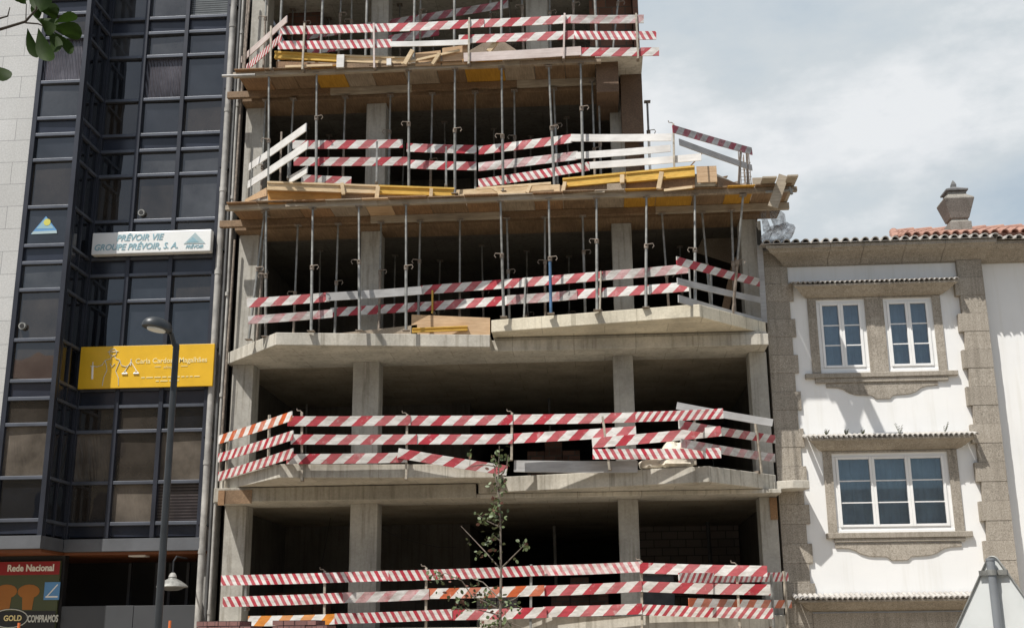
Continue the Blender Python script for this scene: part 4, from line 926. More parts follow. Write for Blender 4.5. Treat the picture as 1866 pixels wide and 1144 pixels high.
# slate band under the glass, soffit, shop recess
ob('base_band', MB().box((BX1+.03, YR-.12, 3.42), (rx[3]+.06, YR+.08, 3.672)), 'stone_band', bevel=.004)
ob('base_band', MB().box((BX0, YB-.09, 3.42), (BX1+.02, YB+.06, 3.672)).box((BX1-.04, YB+.06, 3.42), (BX1+.025, YR-.12, 3.672)), 'stone_band', bevel=.004)
ob('soffit', MB().box((-17, 22.96, 3.36), (BX1, 26.5, 3.415)).box((BX1, 24.0, 3.36), (-7.8, 26.5, 3.415)), 'soffit_orange')
ob('shop_front', MB().box((-16, 26.5, 0), (-7.8, 26.6, 3.4)).box((-7.86, 24.2, 0), (-7.8, 26.5, 3.4)), 'black')
for x in (-10.2, -9.6, -9.3, -8.9): ob('shop_mullion', MB().box((x, 25.9, .2), (x+.06, 26.0, 3.3)), 'stone_band')
ob('parapet_panel', MB().box((-10.79, 24.02, 0), (-9.3, 24.1, 2.35)).box((-9.29, 24.02, 0), (-7.93, 24.1, 2.345)), 'grey_panel', bevel=.004)
ob('shop_wall', MB().box((-16, 24.02, 0), (-10.80, 24.2, 3.36)), 'black')
a = atY(236, 1009, 24.25); b = atY(266, 1014, 24.25)
ob('ceiling_light', MB().box((a.x, 24.2, 3.33), (b.x, 24.45, 3.358)), 'white_frame')
# granite strip, body of the block
ob('granite_wall', MB().box((-17, YB+.02, 3.42), (BX0-.002, 24.4, 21)), 'granite_panel')
ob('wall', MB().box((-17, 24.5, 3.5), (-7.76, 38, 21)), 'frame_navy')
ob('wall', MB().box((-17, 26.7, 0), (-7.76, 38, 3.5)), 'black')
ob('wall_edge', MB().box((rx[3]+.065, 24.1, 0), (-7.74, 24.45, 21)), 'pipe')
zs = [0, 1.3, 3.4, 5.2, 7.1, 9.3, 11.2, 13.1, 15.2, 17.4, 20]
m = MB().tube([(-7.93, 23.93, 0), (-7.93, 23.93, 20)], .068, 14)
for z in zs[1:]: m.tube([(-7.93, 23.93, z-.05), (-7.93, 23.93, z+.05)], .078, 14)
dp = ob('downpipe', m, 'pipe', smooth=True)
m = MB()
for z in zs: m.box((-8.03, 23.92, z+.5), (-7.84, 24.11, z+.535))
ob('bracket', m, 'dark_metal', dp)
ob('downpipe', MB().tube([(-7.80, 23.98, 0), (-7.80, 23.98, 20)], .036, 10), 'pipe_dark', smooth=True)
m = MB().tube([(-7.70, 23.9, 0), (-7.70, 23.9, 5.2), (-7.69, 23.92, 9), (-7.71, 23.9, 12.5), (-7.70, 23.9, 20)], .03, 10)
for z in (2.2, 4.4, 6.6, 8.8, 11, 13.2, 15.0): m.tube([(-7.70, 23.9, z-.04), (-7.70, 23.9, z+.04)], .042, 10)
ob('downpipe', m, 'pipe', smooth=True)
# round vents in two panes, the film sticker with the triangle
for (x, y, Y) in ((258, 388, YR), (41, 594, YB)):
    p = atY(x, y, Y-.02); v = ob('vent', MB().tube([p+Vector((0, -.03, 0)), p+Vector((0, .04, 0))], .075, 18), 'steel'); ob('vent_opening', MB().tube([p+Vector((0, -.036, 0)), p+Vector((0, .03, 0))], .048, 16), 'black', v)
Yd = YB+.022
def poly_px(name, pts, Y, mat, parent, th=.004, **k):
    P = [atY(x, y, Y) for x, y in pts]; return build(name, MB().face_prism([(p.x, p.z) for p in P], Y-th, Y), M[mat], parent, **k)
s_ = ob('logo_sticker', MB().face_prism([(p.x, p.z) for p in [atY(*q, Yd) for q in ((56, 427), (104, 425), (103, 419), (84, 394))]], Yd-.003, Yd), 'blue_ink')
poly_px('logo_mark', [(66, 417), (98, 416), (84, 397)], Yd-.003, 'teal_ink', s_, .002); c = atY(86, 405, Yd-.006)
build('logo_sun', MB().tube([c, c+Vector((0, -.003, 0))], .075, 20), M['sun_ink'], s_); poly_px('logo_strip', [(57, 427), (104, 425), (103, 420), (60, 422)], Yd-.0055, 'grey_ink', s_, .002)

# ------------------------------------------------------------------ signs on the office building
def plane_sign(name, label, px, Y, th, mat, bev=.01):
    P = [atY(x, y, Y) for x, y in px]; x0 = sum(p.x for p in P if p.x < sum(q.x for q in P)/4)/2; x1 = sum(p.x for p in P if p.x > sum(q.x for q in P)/4)/2
    z0 = sum(sorted(p.z for p in P)[:2])/2; z1 = sum(sorted(p.z for p in P)[2:])/2
    T = thing(name, label, 'sign', ((x0+x1)/2, Y, z0)); build('panel', MB().box((x0, Y, z0), (x1, Y+th, z1)), M[mat], T, bevel=bev); return T, x0, x1, z0, z1
T, x0, x1, z0, z1 = plane_sign('company_sign', 'long white light box sign with pale teal lettering across the navy glass front', [(168, 426), (385, 416), (384, 456), (166, 466)], 23.72, .18, 'white_sign', .02)
h = z1-z0; W = x1-x0
build('lettering', place(text_mb('PRÉVOIR VIE', .195, shear=.25, bold=.003), (x0+W*.40, 23.716, z0+h*.71), .95), M['teal_ink'], T)
build('lettering', place(text_mb('GROUPE PRÉVOIR, S. A.', .195, shear=.25, bold=.003), (x0+W*.375, 23.716, z0+h*.30), .92), M['teal_ink'], T)
L = build('logo', MB().face_prism([(x0+W*.775, z0+h*.36), (x0+W*.955, z0+h*.36), (x0+W*.865, z0+h*.86)], 23.712, 23.716), M['grey_ink'], T)
build('logo_mark', MB().face_prism([(x0+W*.80, z0+h*.42), (x0+W*.90, z0+h*.42), (x0+W*.85, z0+h*.66)], 23.708, 23.7115), M['teal_ink'], L)
build('lettering', place(text_mb('PRÉVOIR', .10, shear=.25, bold=.002), (x0+W*.865, 23.716, z0+h*.22)), M['teal_ink'], T)
for xx in (.08, .92): build('bracket', MB().box((x0+W*xx, 23.9, z0+.1), (x0+W*xx+.05, 24.0, z1-.05)), M['dark_metal'], T)
T, x0, x1, z0, z1 = plane_sign('lawyer_sign', 'yellow office banner with line drawing of a woman holding sword and scales', [(147, 633), (388, 625), (390, 702), (142, 709)], 23.80, .06, 'yellow_sign', .004)
h = z1-z0; W = x1-x0; Y = 23.797
build('lettering', place(text_mb('Carla Cardoso Magalhães', .150, bold=.002), (x0+W*.685, Y, z0+h*.62)), M['gold'], T)
build('lettering', place(text_mb('advogada', .085), (x0+W*.685, Y, z0+h*.47)), M['gold'], T)
m = MB()
for xa, xb in ((.565, .61), (.76, .81)): m.box((x0+W*xa, Y-.004, z0+h*.475), (x0+W*xb, Y, z0+h*.49))
for zz, xa, xb in ((.22, .47, .90), (.13, .58, .76)):
    x = x0+W*xa
    while x < x0+W*xb:
        l = random.uniform(.05, .16); m.box((x, Y-.004, z0+h*zz), (x+l, Y, z0+h*zz+.022)); x += l+.03
build('small_print', m, M['gold'], T)
def stroke(pts, r=.008): return [Vector((x0+W*a, Y-.004, z0+h*b)) for a, b in pts]
m = MB()
for pts in ([(.235, .93), (.215, .88), (.22, .80), (.245, .76), (.27, .80), (.272, .88), (.255, .93), (.235, .93)], [(.205, .86), (.285, .87)], [(.235, .76), (.23, .70), (.19, .66), (.17, .55), (.13, .51), (.10, .55)],
            [(.26, .76), (.268, .70), (.30, .66), (.315, .53), (.35, .50), (.385, .56)], [(.19, .66), (.205, .52), (.21, .42), (.19, .25), (.185, .06)], [(.30, .64), (.285, .50), (.275, .40), (.30, .24), (.305, .06)], [(.23, .58), (.245, .50), (.265, .58)]):
    m.tube(stroke(pts), .0075, 6)
build('figure_drawing', m, M['silver_ink'], T)
m = MB()
for pts in ([(.10, .63), (.10, .52)], [(.085, .53), (.115, .53)], [(.385, .68), (.385, .52)], [(.345, .40), (.385, .62), (.43, .40)], [(.325, .33), (.345, .40), (.365, .33)], [(.41, .33), (.43, .40), (.45, .33)]): m.tube(stroke(pts), .009, 6)
m.tube(stroke([(.10, .53), (.105, .22)]), .022, 6); m.tube(stroke([(.325, .33), (.365, .33)]), .018, 6); m.tube(stroke([(.41, .33), (.45, .33)]), .018, 6)
build('sword_and_scales', m, M['white_ink'], T)
# shop sign under the bay
SY = 23.93
P = [atY(-170, 1030, SY), atY(111, 1021, SY), atY(108, 1142, SY)]
x0, x1, z1, z0 = P[0].x, P[1].x, P[1].z, P[2].z-.15
T = thing('shop_sign', 'red, green and black shop sign board under the glazed bay', 'sign', ((x0+x1)/2, SY, z0))
build('panel', MB().box((x0, SY, z0), (x1, SY+.06, z1)), M['green_sign'], T, bevel=.004)
zr = atY(110, 1046, SY).z; build('header', MB().box((x0+.01, SY-.008, zr), (x1-.01, SY-.001, z1-.01)), M['red_sign'], T)
c = atY(56, 1035, SY-.01); build('lettering', place(text_mb('Rede Nacional', .185, bold=.006), (c.x, SY-.012, (zr+z1)/2-.005), .90), M['white_ink'], T)
zb = atY(108, 1112, SY).z; build('footer', MB().box((x0+.01, SY-.008, z0+.01), (x1-.01, SY-.001, zb)), M['black_sign'], T)
c = atY(78, 1127, SY-.01); build('lettering', place(text_mb('COMPRAMOS', .19, bold=.006), (c.x, SY-.012, c.z), .54), M['silver_ink'], T)
c = atY(18, 1126, SY-.01); build('lettering', place(text_mb('GOLD', .15, bold=.004), (c.x+.06, SY-.014, c.z), .9), M['gold'], T)
m = MB().tube([Vector((c.x+.37*math.cos(k*math.pi/12), SY-.012, c.z+.18*math.sin(k*math.pi/12))) for k in range(25)], .010, 6, False); build('oval_emblem', m, M['silver_ink'], T)
for (x, y) in ((11, 1077), (52, 1077)):
    c = atY(x, y, SY-.01); m = MB().face_prism([(c.x+.23*math.cos(k*math.pi/8), c.z+.14*math.sin(k*math.pi/8)) for k in range(16)], SY-.006, SY-.001)
    m.face_prism([(c.x-.10, c.z-.36), (c.x+.10, c.z-.36), (c.x+.12, c.z-.12), (c.x-.12, c.z-.12)], SY-.0055, SY-.0012); build('painted_tree', m, M['orange_ink'], T)
a = atY(82, 1060, SY-.01); b = atY(109, 1092, SY-.01); L = build('blue_emblem', MB().box((a.x, SY-.012, b.z), (b.x-.02, SY-.006, a.z)), M['blue_ink'], T)
m = MB().bar((a.x+.07, SY-.014, b.z+.07), (b.x-.07, SY-.014, a.z-.05), .005, .022); m.bar((a.x+.04, SY-.0145, b.z+.06), (b.x-.05, SY-.0145, b.z+.06), .005, .03); build('emblem_mark', m, M['white_ink'], L)

# ------------------------------------------------------------------ white house on the right
HB = thing('white_house', 'white rendered house with granite quoins, tiled window canopies and a clay tile roof', 'building', (7.5, 24.15, 0))
def hb(name, mb, mat, parent=HB, **k): return build(name, mb, M[mat], parent, **k)
YW = 24.15
def wall_holes(x0, x1, z0, z1, holes, y0, y1):
    zs = sorted({z0, z1, *[h[2] for h in holes], *[h[3] for h in holes]}); m = MB()
    for za, zb in zip(zs, zs[1:]):
        x = x0
        for h in sorted(h for h in holes if h[2] <= za and h[3] >= zb): m.box((x, y0, za), (h[0], y1, zb)); x = h[1]
        m.box((x, y0, za), (x1, y1, zb))
    return m
H1 = (4.74, 5.725, 6.86, 8.37); H2 = (6.11, 7.095, 6.86, 8.37); H3 = (4.81, 7.08, 3.63, 5.16)
hb('wall', wall_holes(3.72, 7.7, 0, 9.5, [H1, H2, H3], YW, YW+.3), 'render')
hb('wall', MB().box((8.1, 24.32, 0), (14, 24.6, 9.5)), 'render')
hb('wall', MB().box((3.72, 33, 0), (14, 33.3, 9.5)).box((3.80, 24.7, 0), (3.95, 33, 9.5)).box((13.8, 24.7, 0), (14, 33, 9.5)), 'render')
# quoins
m = MB(); z = 9.12; k = 0
zq = 9.12
while zq > 0:
    zn = max(0, zq-.382); wd = (.50 if k % 2 == 0 else .585); m.box((3.70, YW-.045-.006*(k % 2), zn+.0015), (3.70+wd, YW+.25, zq-.0015)); zq = zn; k += 1
hb('quoins', m, 'granite', bevel=.004)
m = MB(); zq = 9.12; k = 0
while zq > 0:
    zn = max(0, zq-.382); xl = (7.66 if k % 2 == 0 else 7.57)+(.0); m.box((xl, 24.03-.006*(k % 2), zn+.0015), (8.16, 24.55, zq-.0015)); zq = zn; k += 1
hb('pier', m, 'granite', bevel=.004)
# upper window group
hb('stone_surround', MB().box((4.56, YW-.03, 6.80), (4.735, YW+.2, 8.40)).box((5.73, YW-.03, 6.80), (6.105, YW+.2, 8.40)).box((7.10, YW-.03, 6.80), (7.27, YW+.2, 8.40)).box((4.74, YW-.025, 8.375), (5.725, YW+.2, 8.40)).box((6.11, YW-.025, 8.375), (7.095, YW+.2, 8.40)), 'granite')
hb('sill', MB().box((4.40, YW-.085, 6.70), (7.46, YW+.1, 6.80)).box((4.60, YW-.06, 6.60), (7.26, YW+.05, 6.698)), 'granite', bevel=.01)
def apron(cx, hw, zt, k=1.0):
    half = [(-1.0, 0), (-1.0, -.09), (-.80, -.10), (-.70, -.135), (-.60, -.21), (-.50, -.25), (-.40, -.265), (-.22, -.27), (-.18, -.285), (-.14, -.335), (-.12, -.345)]
    pts = [(cx+hw*x, zt+z*k) for x, z in half]+[(cx-hw*x, zt+z*k) for x, z in reversed(half)]
    hb('apron', MB().face_prism(pts, YW-.032, YW+.05), 'granite', bevel=.008)
apron(5.93, 1.12, 6.60)
hb('stone_surround', MB().box((4.63, YW-.03, 3.59), (4.805, YW+.2, 5.20)).box((7.085, YW-.03, 3.59), (7.27, YW+.2, 5.20)).box((4.81, YW-.025, 5.165), (7.08, YW+.2, 5.20)), 'granite')
hb('sill', MB().box((4.58, YW-.085, 3.475), (7.40, YW+.1, 3.585)).box((4.72, YW-.06, 3.40), (7.26, YW+.05, 3.473)), 'granite', bevel=.01)
apron(5.96, 1.22, 3.38, .98)
def window(x0, x1, z0, z1, n, label):
    Wn = hb('window', MB().box((x0, YW+.02, z0), (x1, YW+.10, z0+.065)).box((x0, YW+.02, z1-.065), (x1, YW+.10, z1)).box((x0, YW+.02, z0+.066), (x0+.07, YW+.10, z1-.066)).box((x1-.07, YW+.02, z0+.066), (x1, YW+.10, z1-.066)), 'white_frame', bevel=.006)
    wi = (x1-x0-.14)/n; h0, h1 = z0+.067, z1-.067
    s = MB(); gl = MB(); mu = MB()
    for i in range(n):
        a = x0+.07+i*wi; b = a+wi; f = .055 if i else .05
        s.box((a+.001, YW+.0, h0), (a+f, YW+.085, h1)).box((b-f, YW+.0, h0), (b-.001, YW+.085, h1)).box((a+f+.001, YW+.002, h0), (b-f-.001, YW+.085, h0+.05)).box((a+f+.001, YW+.002, h1-.05), (b-f-.001, YW+.085, h1))
        gl.box((a+f, YW+.045, h0+.05), (b-f, YW+.053, h1-.05))
        for k in (1, 2): zz = h0+.05+(h1-h0-.1)*k/3; mu.box((a+f, YW+.03, zz-.011), (b-f, YW+.066, zz+.011))
    build('sash', s, M['white_frame'], Wn, bevel=.005); build('pane', gl, M['winglass'], Wn); build('glazing_bar', mu, M['white_frame'], Wn)
    m = MB(); nn = 90; vs = []
    for i in range(nn+1):
        x = x0+(x1-x0)*i/nn; y = YW+.26+.035*math.sin(x*34+1.3*math.sin(x*7))+.012*math.sin(x*71); vs += [(x, y, z0), (x, y, z1)]
    m.add(vs, [(2*i, 2*i+2, 2*i+3, 2*i+1) for i in range(nn)]); c = build('curtain', m, M['curtain'], Wn, smooth=True)
    build('room', MB().box((x0-.3, YW+.9, z0-.3), (x1+.3, YW+.95, z1+.3)).box((x0-.3, YW+.31, z1+.25), (x1+.3, YW+.9, z1+.3)).box((x0-.3, YW+.31, z0-.3), (x1+.3, YW+.9, z0-.25)), M['room'], Wn)
window(*H1, 2, ''); window(*H2, 2, ''); window(*H3, 3, '')
# tile rows
def barrel(m, x, r, ya, za, yb, zb, th=.014, n=7):
    d = Vector((0, yb-ya, zb-za)).normalized(); up = Vector((1,0,0)).cross(d).normalized(); up = up if up.z > 0 else -up
    ring = []
    for rr in (r, r-th):
        for k in range(n): g = math.pi*k/(n-1); ring.append(Vector((math.cos(g)*rr, 0, 0))+up*math.sin(g)*rr)
    b = len(m.v)
    for c in (Vector((x, ya, za)), Vector((x, yb, zb))): m.v += [c+v for v in ring]
    q = 2*n
    for k in range(n-1):
        m.f.append((b+k, b+k+1, b+q+k+1, b+q+k)); m.f.append((b+n+k+1, b+n+k, b+q+n+k, b+q+n+k+1))
        m.f.append((b+k+1, b+k, b+n+k, b+n+k+1)); m.f.append((b+q+k, b+q+k+1, b+q+n+k+1, b+q+n+k))
    m.f.append((b, b+q, b+q+n, b+n)); m.f.append((b+n-1, b+2*n-1, b+q+2*n-1, b+q+n-1))
def canopy(xa, xb, zw, pr, rise, label):
    """xa, xb at the wall; zw underside at the wall"""
    prof = [(YW-.002, zw), (YW-.08, zw+.02), (YW-.15, zw+.055), (YW-pr+.09, zw+.14), (YW-pr+.05, zw+.16), (YW-pr, zw+.175), (YW-pr, zw+.215), (YW-.002, zw+.25+rise)]
    C = hb('canopy', MB().sweepx(prof, xa, xb, .9, .9), 'granite', bevel=.005)
    m = MB(); x = xa-pr*.9-.01
    while x < xb+pr*.9+.02:
        j = random.uniform(-.012, .012)
        barrel(m, x+random.uniform(-.004, .004), .046, YW-pr-.045+j, zw+.225, YW-.01, zw+.30+rise); x += .1
    build('tiles', m, M['eavetile'], C)
    return C
canopy(4.56, 7.27, 8.405, .35, .02, 'upper'); canopy(4.62, 7.28, 5.205, .35, .02, 'lower'); canopy(4.20, 7.50, 2.08, .35, .02, 'bottom')
hb('lintel', MB().box((4.2, YW-.06, 1.6), (7.6, YW+.05, 2.055)), 'granite')
# cornice
prof = [(YW-.002, 9.10), (YW-.10, 9.12), (YW-.18, 9.19), (YW-.32, 9.25), (YW-.46, 9.29), (YW-.50, 9.33), (YW-.56, 9.35), (YW-.56, 9.42), (YW-.002, 9.48)]
m = MB()
xs = [4.18, 5.02, 5.70, 6.55, 7.35, 8.20]
for i in range(5): m.sweepx(prof, xs[i]+.003, xs[i+1]-.003, .85 if i == 0 else 0, .3 if i == 4 else 0)
hb('cornice', m, 'granite', bevel=.004)
prof2 = [(y+.16, z+.004) for y, z in prof]; m = MB()
for xa, xb in ((8.21, 9.1), (9.1, 10.2), (10.2, 14)): m.sweepx(prof2, xa+.003, xb-.003)
hb('cornice', m, 'granite', bevel=.004)
hb('cornice', MB().box((3.70, YW-.04, 9.125), (4.2, YW+.3, 9.40)).box((3.68, YW-.1, 9.40), (4.1, YW+.3, 9.46)), 'granite', bevel=.006)
# roof: eave course, low slope, red main slope with hip
rf = hb('roof', MB().add([(3.6, YW-.60, 9.45), (8.3, YW-.60, 9.45), (8.3, 28, 10.45), (5.4, 28, 10.45), (3.6, YW-.6, 9.43), (8.3, YW-.6, 9.43), (8.3, 28, 10.3), (5.4, 28, 10.3)], [(0,1,2,3), (7,6,5,4), (0,4,5,1), (1,5,6,2), (2,6,7,3), (3,7,4,0)]), 'eavetile')
m = MB(); x = 3.72
while x < 8.35: barrel(m, x+random.uniform(-.006, .006), .078, YW-.635+random.uniform(-.015, .015), 9.445, 25.2, 9.74, .018); x += .2
x = 8.45
while x < 13.9: barrel(m, x+random.uniform(-.006, .006), .078, YW-.50+random.uniform(-.015, .015), 9.44, 25.2, 9.72, .018); x += .2
m.add([(3.6, YW-.60, 9.435), (8.35, YW-.60, 9.435), (8.35, 25.2, 9.70), (3.6, 25.2, 9.70)], [(0,1,2,3)]); m.add([(8.35, YW-.47, 9.435), (14, YW-.47, 9.435), (14, 25.2, 9.69), (8.35, 25.2, 9.69)], [(0,1,2,3)])
build('eave_tiles', m, M['eavetile'], rf)
zr = atY(1740, 424, 26.5).z
m = MB(); x = 6.7; k = 0
while x < 14:
    yt = min(26.5, 24.4+(x-6.5)*3.2); zt = 9.62+(zr-9.62)*(yt-23.9)/2.6
    n = 5
    for i in range(n):
        ya = 24.0+(yt-24.0)*i/n; yb = 24.0+(yt-24.0)*(i+1)/n+.05; za = 9.66+(zr-9.66)*(ya-24)/2.5; zb = 9.66+(zr-9.66)*(yb-24)/2.5
        barrel(m, x+random.uniform(-.008, .008), .085, ya, za+.012, yb, zb, .018)
    x += .2
build('clay_tiles', m, M['rooftile'], rf)
build('roof_slope', MB().add([(6.55, 23.9, 9.55), (14, 23.9, 9.55), (14, 26.5, zr-.01), (7.1, 26.5, zr-.01), (7.1, 30, 9.6), (14, 30, 9.6)], [(0,1,2,3), (3,2,5,4)]), M['rooftile'], rf)
m = MB()
def ridge(p, q, n):
    p = Vector(p); q = Vector(q)
    for i in range(n): a = p.lerp(q, i/n); b = p.lerp(q, (i+1.12)/n); m.tube([a+Vector((0,0,.0)), b+Vector((0,0,.025))], [.085, .10], 10)
ridge((7.1, 26.5, zr+.03), (14, 26.5, zr+.05), 17); ridge((6.52, 24.2, 9.68), (7.1, 26.5, zr+.03), 6)
build('ridge_tiles', m, M['rooftile'], rf)
# granite chimney shaped like an urn
c = atY(1745, 408, 25.6); ch = build('chimney', MB().lathe([(.33, -.9), (.33, -.02), (.27, .0), (.25, .06), (.29, .07), (.46, .50), (.44, .53), (.29, .62), (.28, .70)], (c.x, 25.6, c.z), sq=True), M['chimney_stone'], rf, bevel=.008)
build('chimney_cap', MB().lathe([(.22, .70), (.34, .715), (.34, .75), (.16, .82), (.07, .86), (.075, .92), (.05, .97), (.01, 1.03)], (c.x, 25.6, c.z), sq=True), M['tarpaulin'], ch)
# weeds on the lower canopy, batten on it
GW = 'weeds growing on the tiled canopy'
for i, (x, lb) in enumerate(((1506, 'leftmost little weed on the tiled canopy above the three pane window'), (1542, 'small weed second from the left on the tiled canopy'), (1572, 'tuft of weed beside the grey batten on the tiled canopy'), (1640, 'tall thin dry weed right of the grey batten on the tiled canopy'), (1722, 'dry weed at the right end of the tiled canopy'))):
    p = atY(x, 796, 23.85); p.z = 5.47; m = MB()
    for k in range(9 if i < 3 else 5):
        h = random.uniform(.05, .14) if i < 3 else random.uniform(.12, .24); a = random.uniform(0, 6.28); q = p+Vector((math.cos(a)*h*.45, math.sin(a)*h*.3, h)); m.tube([p, p.lerp(q, .5)+Vector((0, 0, .01)), q], [.004, .0035, .002], 4)
        for s in range(3): e = p.lerp(q, .4+.25*s); m.add([e, e+Vector((.02, .01, .012)), e+Vector((.035, 0, .03)), e+Vector((.012, -.012, .02))], [(0,1,2,3)])
    o = build('weed', m, M['weed'], None, origin=p); tag(o, lb, 'weed', GW)
a = atY(1592, 791, 23.9); b = atY(1645, 788, 23.9); o = build('batten', MB().box((a.x, 23.88, 5.50), (b.x, 23.93, 5.53)), M['grey_board'], None, origin=((a.x+b.x)/2, 23.9, 5.50)); tag(o, 'thin grey batten lying on the tiled canopy among weeds', 'batten')
# crumpled plastic sheeting
p = atY(1418, 424, 23.75); m = MB(); rr = random.Random(3); n, k = 30, 16
for j in range(k+1):
    f = math.pi*j/k
    for i in range(n):
        g = 2*math.pi*i/n; q = 1+rr.uniform(-.10, .10)+.18*math.sin(3*g+f*2)+.08*math.sin(7*g-5*f)
        m.v.append(p+Vector(((.27*math.sin(f)*math.cos(g)*q+.14*math.cos(f)), .22*math.sin(f)*math.sin(g)*q, .19*math.cos(f)*q-.05+.05*math.sin(5*g+3*f))))
for j in range(k):
    for i in range(n): m.f.append((j*n+i, j*n+(i+1) % n, (j+1)*n+(i+1) % n, (j+1)*n+i))
m.tube([p+Vector((-.22, 0, .05)), p+Vector((-.28, 0, .4)), p+Vector((-.2, .1, .62))], [.09, .05, .03], 8); m.tube([p+Vector((.05, 0, .15)), p+Vector((.02, 0, .35)), p+Vector((-.1, 0, .55))], [.13, .16, .06], 8)
o = build('plastic_sheeting', m, M['plastic'], None, origin=p, smooth=True); tag(o, 'crumpled clear plastic sheeting bunched at the roof edge beside the scaffolding', 'plastic sheet')

# ------------------------------------------------------------------ street furniture and trees
LP = thing('street_lamp', 'dark grey street lamp post with oval head in front of the yellow banner', 'street lamp', (-5.84, 16, .13))
def lpb(name, mb, mat, par=LP, **k): return build(name, mb, M[mat], par, **k)
pt = atY(321, 634, 16)
lpb('pole', MB().tube([(-5.84, 16, .13), (-5.84, 16, 1.2), (pt.x, 16, pt.z)], [.060, .054, .044], 16), 'lamp_metal', smooth=True)
lpb('base', MB().lathe([(.15, 0), (.15, .03), (.09, .05), (.08, .5), (.061, .55)], (-5.84, 16, .13)), 'lamp_metal')
hp = atY(312, 607, 15.9); lpb('arm', MB().tube([(pt.x, 16, pt.z-.02), (pt.x, 16, pt.z+.03), pt+Vector((-.03, -.02, .06)), hp], [.048, .048, .034, .030], 12), 'lamp_metal', smooth=True)
hc = atY(285, 594, 15.75); d = (hc-hp); d.z = 0; d.normalize(); ax = Vector((d.x, d.y, .14)).normalized(); sd = Vector((-d.y, d.x, 0)); un = ax.cross(sd); un = un if un.z > 0 else -un
def oval(a, b2, hs, c):
    m = MB(); n = 28; b0 = 0
    for (s, z) in hs:
        for k in range(n): g = 2*math.pi*k/n; m.v.append(c+ax*math.cos(g)*a*s*(1.0 if math.cos(g) > 0 else 1.15)+sd*math.sin(g)*b2*s+un*z)
    for i in range(len(hs)-1):
        for k in range(n): m.f.append((i*n+k, i*n+(k+1) % n, (i+1)*n+(k+1) % n, (i+1)*n+k))
    m.f.append(tuple(range(n-1, -1, -1))); m.f.append(tuple((len(hs)-1)*n+k for k in range(n))); return m
hd = lpb('lamp_head', oval(.205, .15, [(.86, -.045), (.98, -.04), (1.0, -.01), (.96, .03), (.8, .075), (.5, .11), (.2, .122)], hc), 'lamp_metal', smooth=True)
build('lens', oval(.12, .095, [(1, -.066), (1.05, -.046)], hc), M['sign_back'], hd)
# bell shaped lamp
c = atY(314, 1060, 23.2); HL = thing('hanging_lamp', 'pale bell shaped lamp behind the lamp post, by the shop entrance', 'lamp', c)
sc0 = .60
build('shade', MB().lathe([(.30*1.0, -.10), (.305, -.085), (.27, -.05), (.17, .02), (.09, .06), (.075, .08)], c, 24), M['steel'], HL, smooth=True)
build('bulb_glass', MB().lathe([(.12, -.16), (.2, -.13), (.25, -.095)], c, 20), M['pipe_dark'], HL, smooth=True)
build('neck', MB().lathe([(.07, .075), (.08, .10), (.055, .16), (.03, .18)], c, 16), M['pipe'], HL, smooth=True)
build('bracket', MB().tube([c+Vector((0, 0, .17)), c+Vector((0, .0, .40)), c+Vector((0, .15, .5)), c+Vector((0, .75, .5))], .018, 8), M['dark_metal'], HL)
# triangular sign seen from behind
yw = math.radians(35); ap = atY(1807, 1002, 9.0); ex = Vector((math.cos(yw), -math.sin(yw), 0)); en = Vector((-math.sin(yw), -math.cos(yw), 0))
TS = thing('traffic_sign', 'triangular road sign seen from behind on a grey pole at the right edge', 'traffic sign', (ap.x, ap.y, .13))
def tri(side, rad, th, off):
    H = side*math.sqrt(3)/2; R = H*2/3-2*rad; c = ap+Vector((0, 0, -H*2/3)); ring = []
    for k in range(3):
        a0 = math.radians(90+120*k); cc = (math.cos(a0)*R, math.sin(a0)*R)
        for s in range(9): g = a0-math.radians(60)+math.radians(120)*s/8; ring.append((cc[0]+rad*math.cos(g), cc[1]+rad*math.sin(g)))
    n = len(ring); vs = [c+ex*x+Vector((0,0,z))+en*off for x, z in ring]+[c+ex*x+Vector((0,0,z))+en*(off-th) for x, z in ring]
    return MB().add(vs, [tuple(range(n)), tuple(range(2*n-1, n-1, -1))]+[(n+i, n+(i+1) % n, (i+1) % n, i) for i in range(n)])
tp = build('plate', tri(.90, .045, .012, 0), M['sign_back'], TS)
H = .9*math.sqrt(3)/2; R = H*2/3-.09; cc = ap+Vector((0, 0, -H*2/3)); rp = []
for k in range(3):
    a0 = math.radians(90+120*k)
    for s in range(9): g = a0-math.radians(60)+math.radians(120)*s/8; rp.append(cc+ex*(math.cos(a0)*R+.045*math.cos(g))+Vector((0,0,math.sin(a0)*R+.045*math.sin(g)))+en*.008)
build('rim', MB().tube(rp+[rp[0]], .007, 8, False), M['steel'], tp, smooth=True)
pc = ap+en*.055; pl = build('post', MB().tube([(pc.x, pc.y, .13), (pc.x, pc.y, ap.z-.075)], .030, 16), M['post_grey'], TS, smooth=True)
build('post_cap', MB().tube([(pc.x, pc.y, ap.z-.076), (pc.x, pc.y, ap.z-.06)], .033, 16), M['post_grey'], pl)
for zz in (.16, .62):
    m = MB().bar(pc-ex*.10-en*.035+Vector((0,0,ap.z-zz-pc.z)), pc+ex*.10-en*.035+Vector((0,0,ap.z-zz-pc.z)), .022, .035); m.tube([(pc.x, pc.y, ap.z-zz-.02), (pc.x, pc.y, ap.z-zz+.02)], .036, 14)
    build('clamp', m, M['steel'], TS)
